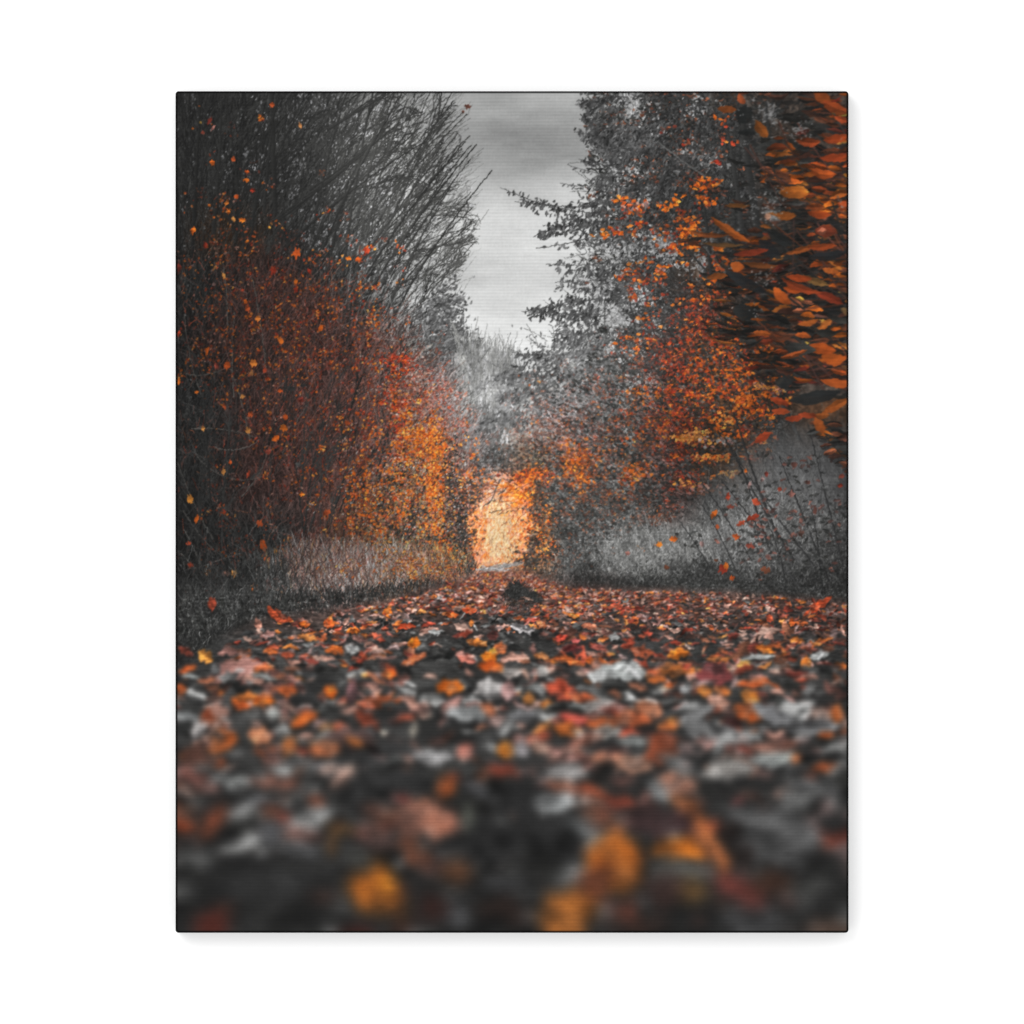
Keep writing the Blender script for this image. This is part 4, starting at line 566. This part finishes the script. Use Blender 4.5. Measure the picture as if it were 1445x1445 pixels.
# ----------------------------------------------------------------------------
# The scene: a stretched canvas print hanging on a white wall
# ----------------------------------------------------------------------------
import bpy
scene = bpy.context.scene
link = scene.collection.objects.link
MM = 0.4064 / PW                                  # one printer unit in metres (sheet 406 x 508 mm)
DEPTH = 0.0165                                    # stretcher depth
CX, CY = (PW - 1) / 2, (PH - 1) / 2
LIGHT = 1.365                                      # illumination on the sheet, for the ink densities

def material(name):
    m = bpy.data.materials.new(name); m.use_nodes = True
    return m, m.node_tree, m.node_tree.nodes['Principled BSDF']

def mesh_object(name, co, faces, mat, parent=None, smooth=True):
    me = bpy.data.meshes.new(name)
    f = np.asarray(faces, np.int32); n = len(f)
    me.vertices.add(len(co)); me.vertices.foreach_set('co', np.asarray(co, np.float32).ravel())
    me.loops.add(n * 4); me.loops.foreach_set('vertex_index', f.ravel())
    me.polygons.add(n); me.polygons.foreach_set('loop_start', np.arange(0, n * 4, 4, dtype=np.int32))
    me.polygons.foreach_set('use_smooth', np.full(n, smooth))
    me.update(calc_edges=True); me.validate()
    me.materials.append(mat)
    o = bpy.data.objects.new(name, me); link(o); o.parent = parent
    return o

# --- wall
m, nt, bs = material('white_wall_paint')
bs.inputs['Roughness'].default_value = 0.9; bs.inputs['Specular IOR Level'].default_value = 0.1
nz = nt.nodes.new('ShaderNodeTexNoise'); nz.inputs['Scale'].default_value = 3.0
rp = nt.nodes.new('ShaderNodeValToRGB'); rp.color_ramp.elements[0].color = (.915, .917, .918, 1); rp.color_ramp.elements[1].color = (.925, .925, .925, 1)
tc = nt.nodes.new('ShaderNodeTexCoord'); nt.links.new(tc.outputs['Object'], nz.inputs['Vector'])
nt.links.new(nz.outputs['Fac'], rp.inputs['Fac']); nt.links.new(rp.outputs['Color'], bs.inputs['Base Color'])
wall = mesh_object('wall', [(-3, 0, -2.5), (3, 0, -2.5), (3, 0, 2.5), (-3, 0, 2.5)], [(0, 1, 2, 3)], m, smooth=False)
wall['kind'] = 'structure'; wall['label'] = 'plain bright white wall behind the canvas print'

# --- the canvas
print_root = bpy.data.objects.new('canvas_print', None); link(print_root)
print_root.location = (0, 0, -CY * MM)
print_root.empty_display_size = 0.05
print_root['label'] = 'unframed portrait canvas print of an autumn leaf strewn woodland track on white wall'
print_root['category'] = 'canvas print'

m, nt, bs = material('printed_canvas')
bs.inputs['Roughness'].default_value = 0.85; bs.inputs['Specular IOR Level'].default_value = 0.06
N = nt.nodes.new; L = nt.links.new
att = N('ShaderNodeAttribute'); att.attribute_name = 'ink'
tc = N('ShaderNodeTexCoord')
def weave(scale, sx, sz, detail):
    mp = N('ShaderNodeMapping'); mp.inputs['Scale'].default_value = (sx, 1, sz)
    L(tc.outputs['Object'], mp.inputs['Vector'])
    t = N('ShaderNodeTexNoise'); t.inputs['Scale'].default_value = scale; t.inputs['Detail'].default_value = detail
    L(mp.outputs['Vector'], t.inputs['Vector']); return t.outputs['Fac']
wv = N('ShaderNodeTexWave'); wv.bands_direction = 'Z'; wv.wave_profile = 'SIN'
wv.inputs['Scale'].default_value = 0.314 / (4.75 * MM) ; wv.inputs['Distortion'].default_value = 0.0
mpw = N('ShaderNodeMapping'); dn = weave(9.0, 1, 5, 2)
ad = N('ShaderNodeVectorMath'); ad.operation = 'MULTIPLY_ADD'
cmb = N('ShaderNodeCombineXYZ'); L(dn, cmb.inputs['Z'])
ad.inputs[1].default_value = (0, 0, 4.0 * MM); L(cmb.outputs[0], ad.inputs[0]); L(tc.outputs['Object'], ad.inputs[2])
L(ad.outputs[0], wv.inputs['Vector'])
weft = weave(1.0, 45, 900, 2); warp = weave(1.0, 900, 120, 2)
def mathn(op, a, b, c=None):
    n = N('ShaderNodeMath'); n.operation = op
    for i, v in enumerate((a, b, c)):
        if v is None: continue
        if isinstance(v, (int, float)): n.inputs[i].default_value = v
        else: L(v, n.inputs[i])
    return n.outputs[0]
h = mathn('MULTIPLY_ADD', wv.outputs['Fac'], 0.40, mathn('MULTIPLY_ADD', weft, 0.9, mathn('MULTIPLY', warp, 0.45)))   # thread height
gain = mathn('MULTIPLY_ADD', h, WEAVE, 1.0 - WEAVE * 0.875)
mul = N('ShaderNodeVectorMath'); mul.operation = 'SCALE'; L(att.outputs['Color'], mul.inputs[0]); L(gain, mul.inputs['Scale'])
L(mul.outputs[0], bs.inputs['Base Color'])
bp = N('ShaderNodeBump'); bp.inputs['Strength'].default_value = 0.12; bp.inputs['Distance'].default_value = 0.0004
L(h, bp.inputs['Height']); L(bp.outputs['Normal'], bs.inputs['Normal'])

img = picture()
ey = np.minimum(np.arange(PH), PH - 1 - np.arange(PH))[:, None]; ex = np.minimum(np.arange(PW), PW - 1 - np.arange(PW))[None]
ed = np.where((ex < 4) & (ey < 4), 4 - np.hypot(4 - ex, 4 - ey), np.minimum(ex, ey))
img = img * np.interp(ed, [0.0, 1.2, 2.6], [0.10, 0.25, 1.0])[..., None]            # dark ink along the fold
xs = (np.arange(PW) - CX) * MM; zs = (CY - np.arange(PH)) * MM
hx, hz, rad = CX * MM, CY * MM, 3.6 * MM            # half sizes and corner rounding of the front sheet
gx, gz = np.meshgrid(xs, zs)
dx, dz = np.abs(gx) - (hx - rad), np.abs(gz) - (hz - rad)
k = (dx > 0) & (dz > 0); ll = np.hypot(dx, dz); k &= ll > rad
sc = np.where(k, rad / np.maximum(ll, 1e-9), 1.0)
gx = np.where(k, np.sign(gx) * (hx - rad + dx * sc), gx); gz = np.where(k, np.sign(gz) * (hz - rad + dz * sc), gz)
co = np.stack([gx, np.full_like(gx, -DEPTH), gz + CY * MM], 2).reshape(-1, 3)
i = np.arange(PW * PH).reshape(PH, PW)
faces = np.stack([i[1:, :-1], i[1:, 1:], i[:-1, 1:], i[:-1, :-1]], 2).reshape(-1, 4)
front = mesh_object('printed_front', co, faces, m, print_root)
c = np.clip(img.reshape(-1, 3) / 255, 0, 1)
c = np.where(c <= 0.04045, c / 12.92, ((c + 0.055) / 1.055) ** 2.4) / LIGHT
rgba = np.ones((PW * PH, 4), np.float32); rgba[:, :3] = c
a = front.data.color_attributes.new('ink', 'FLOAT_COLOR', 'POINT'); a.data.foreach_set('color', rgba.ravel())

# --- folded edge: the canvas turned over the stretcher, dark ink
m, nt, bs = material('dark_canvas_edge')
bs.inputs['Base Color'].default_value = (.006, .006, .006, 1); bs.inputs['Roughness'].default_value = 0.9; bs.inputs['Specular IOR Level'].default_value = 0.04
t = nt.nodes.new('ShaderNodeTexNoise'); t.inputs['Scale'].default_value = 900; b = nt.nodes.new('ShaderNodeBump'); b.inputs['Strength'].default_value = 0.15; b.inputs['Distance'].default_value = 0.0003
nt.links.new(t.outputs['Fac'], b.inputs['Height']); nt.links.new(b.outputs['Normal'], bs.inputs['Normal'])
ring = []
for cxs, czs, a0 in ((1, 1, 0), (-1, 1, 90), (-1, -1, 180), (1, -1, 270)):
    for a in np.linspace(a0, a0 + 90, 9): ring.append((cxs, czs, math.cos(math.radians(a)), math.sin(math.radians(a))))
prof = [(-0.25, 0.0)] + [(0.8 * math.sin(t), 1.0 * (1 - math.cos(t))) for t in np.linspace(0.25, math.pi / 2, 6)] + [(0.8, DEPTH / MM * .5), (0.8, DEPTH / MM - .3), (-40, DEPTH / MM - .3)]
co = []
for (o_, back) in prof:
    for (sx, sz, ca, sa) in ring:
        r_ = max(rad / MM + o_, 0.2); ins = min(0, rad / MM + o_ - 0.2)
        co.append((sx * (hx - rad + ins * MM) + ca * r_ * MM, -DEPTH + back * MM, sz * (hz - rad + ins * MM) + sa * r_ * MM + CY * MM))
n = len(ring)
faces = [(p * n + q, (p + 1) * n + q, (p + 1) * n + (q + 1) % n, p * n + (q + 1) % n) for p in range(len(prof) - 1) for q in range(n)]
mesh_object('wrapped_edge', co, faces, m, print_root)

# --- camera, square on
cam = bpy.data.cameras.new('camera'); cam_o = bpy.data.objects.new('camera', cam); link(cam_o)
DIST = 5.0
cam_o.location = (0, -DEPTH - DIST, 0); cam_o.rotation_euler = (math.pi / 2, 0, 0)
cam.sensor_width = 36; cam.lens = 36 * DIST / (1445 * MM); cam.clip_end = 50
scene.camera = cam_o

# --- lamps: soft room light, an added fill on axis behind the camera, a soft key from the upper left
w = bpy.data.worlds.new('World'); scene.world = w; w.use_nodes = True
w.node_tree.nodes['Background'].inputs['Color'].default_value = (1, 1, 1, 1); w.node_tree.nodes['Background'].inputs['Strength'].default_value = DOME
def lamp(name, loc, size, e):
    l = bpy.data.lights.new(name, 'AREA'); l.shape = 'DISK'; l.size = size
    o = bpy.data.objects.new(name, l); link(o); o.location = loc
    from mathutils import Vector
    d = -Vector(loc); o.rotation_euler = d.to_track_quat('-Z', 'Y').to_euler()
    cos = abs(d.normalized().y)                     # e = share of light on the wall
    l.energy = e * math.pi ** 2 * d.length ** 2 / cos
    return o
lamp('front_fill', (0.0, -7.0, 0.0), 0.5, FRONT)
lamp('key_lamp', (-1.6, -3.6, 1.75), 2.4, KEY)

vs = scene.view_settings; scene.display_settings.display_device = 'sRGB'
vs.view_transform = 'Standard'; vs.look = 'None'; vs.exposure = 0; vs.gamma = 1; vs.use_curve_mapping = False
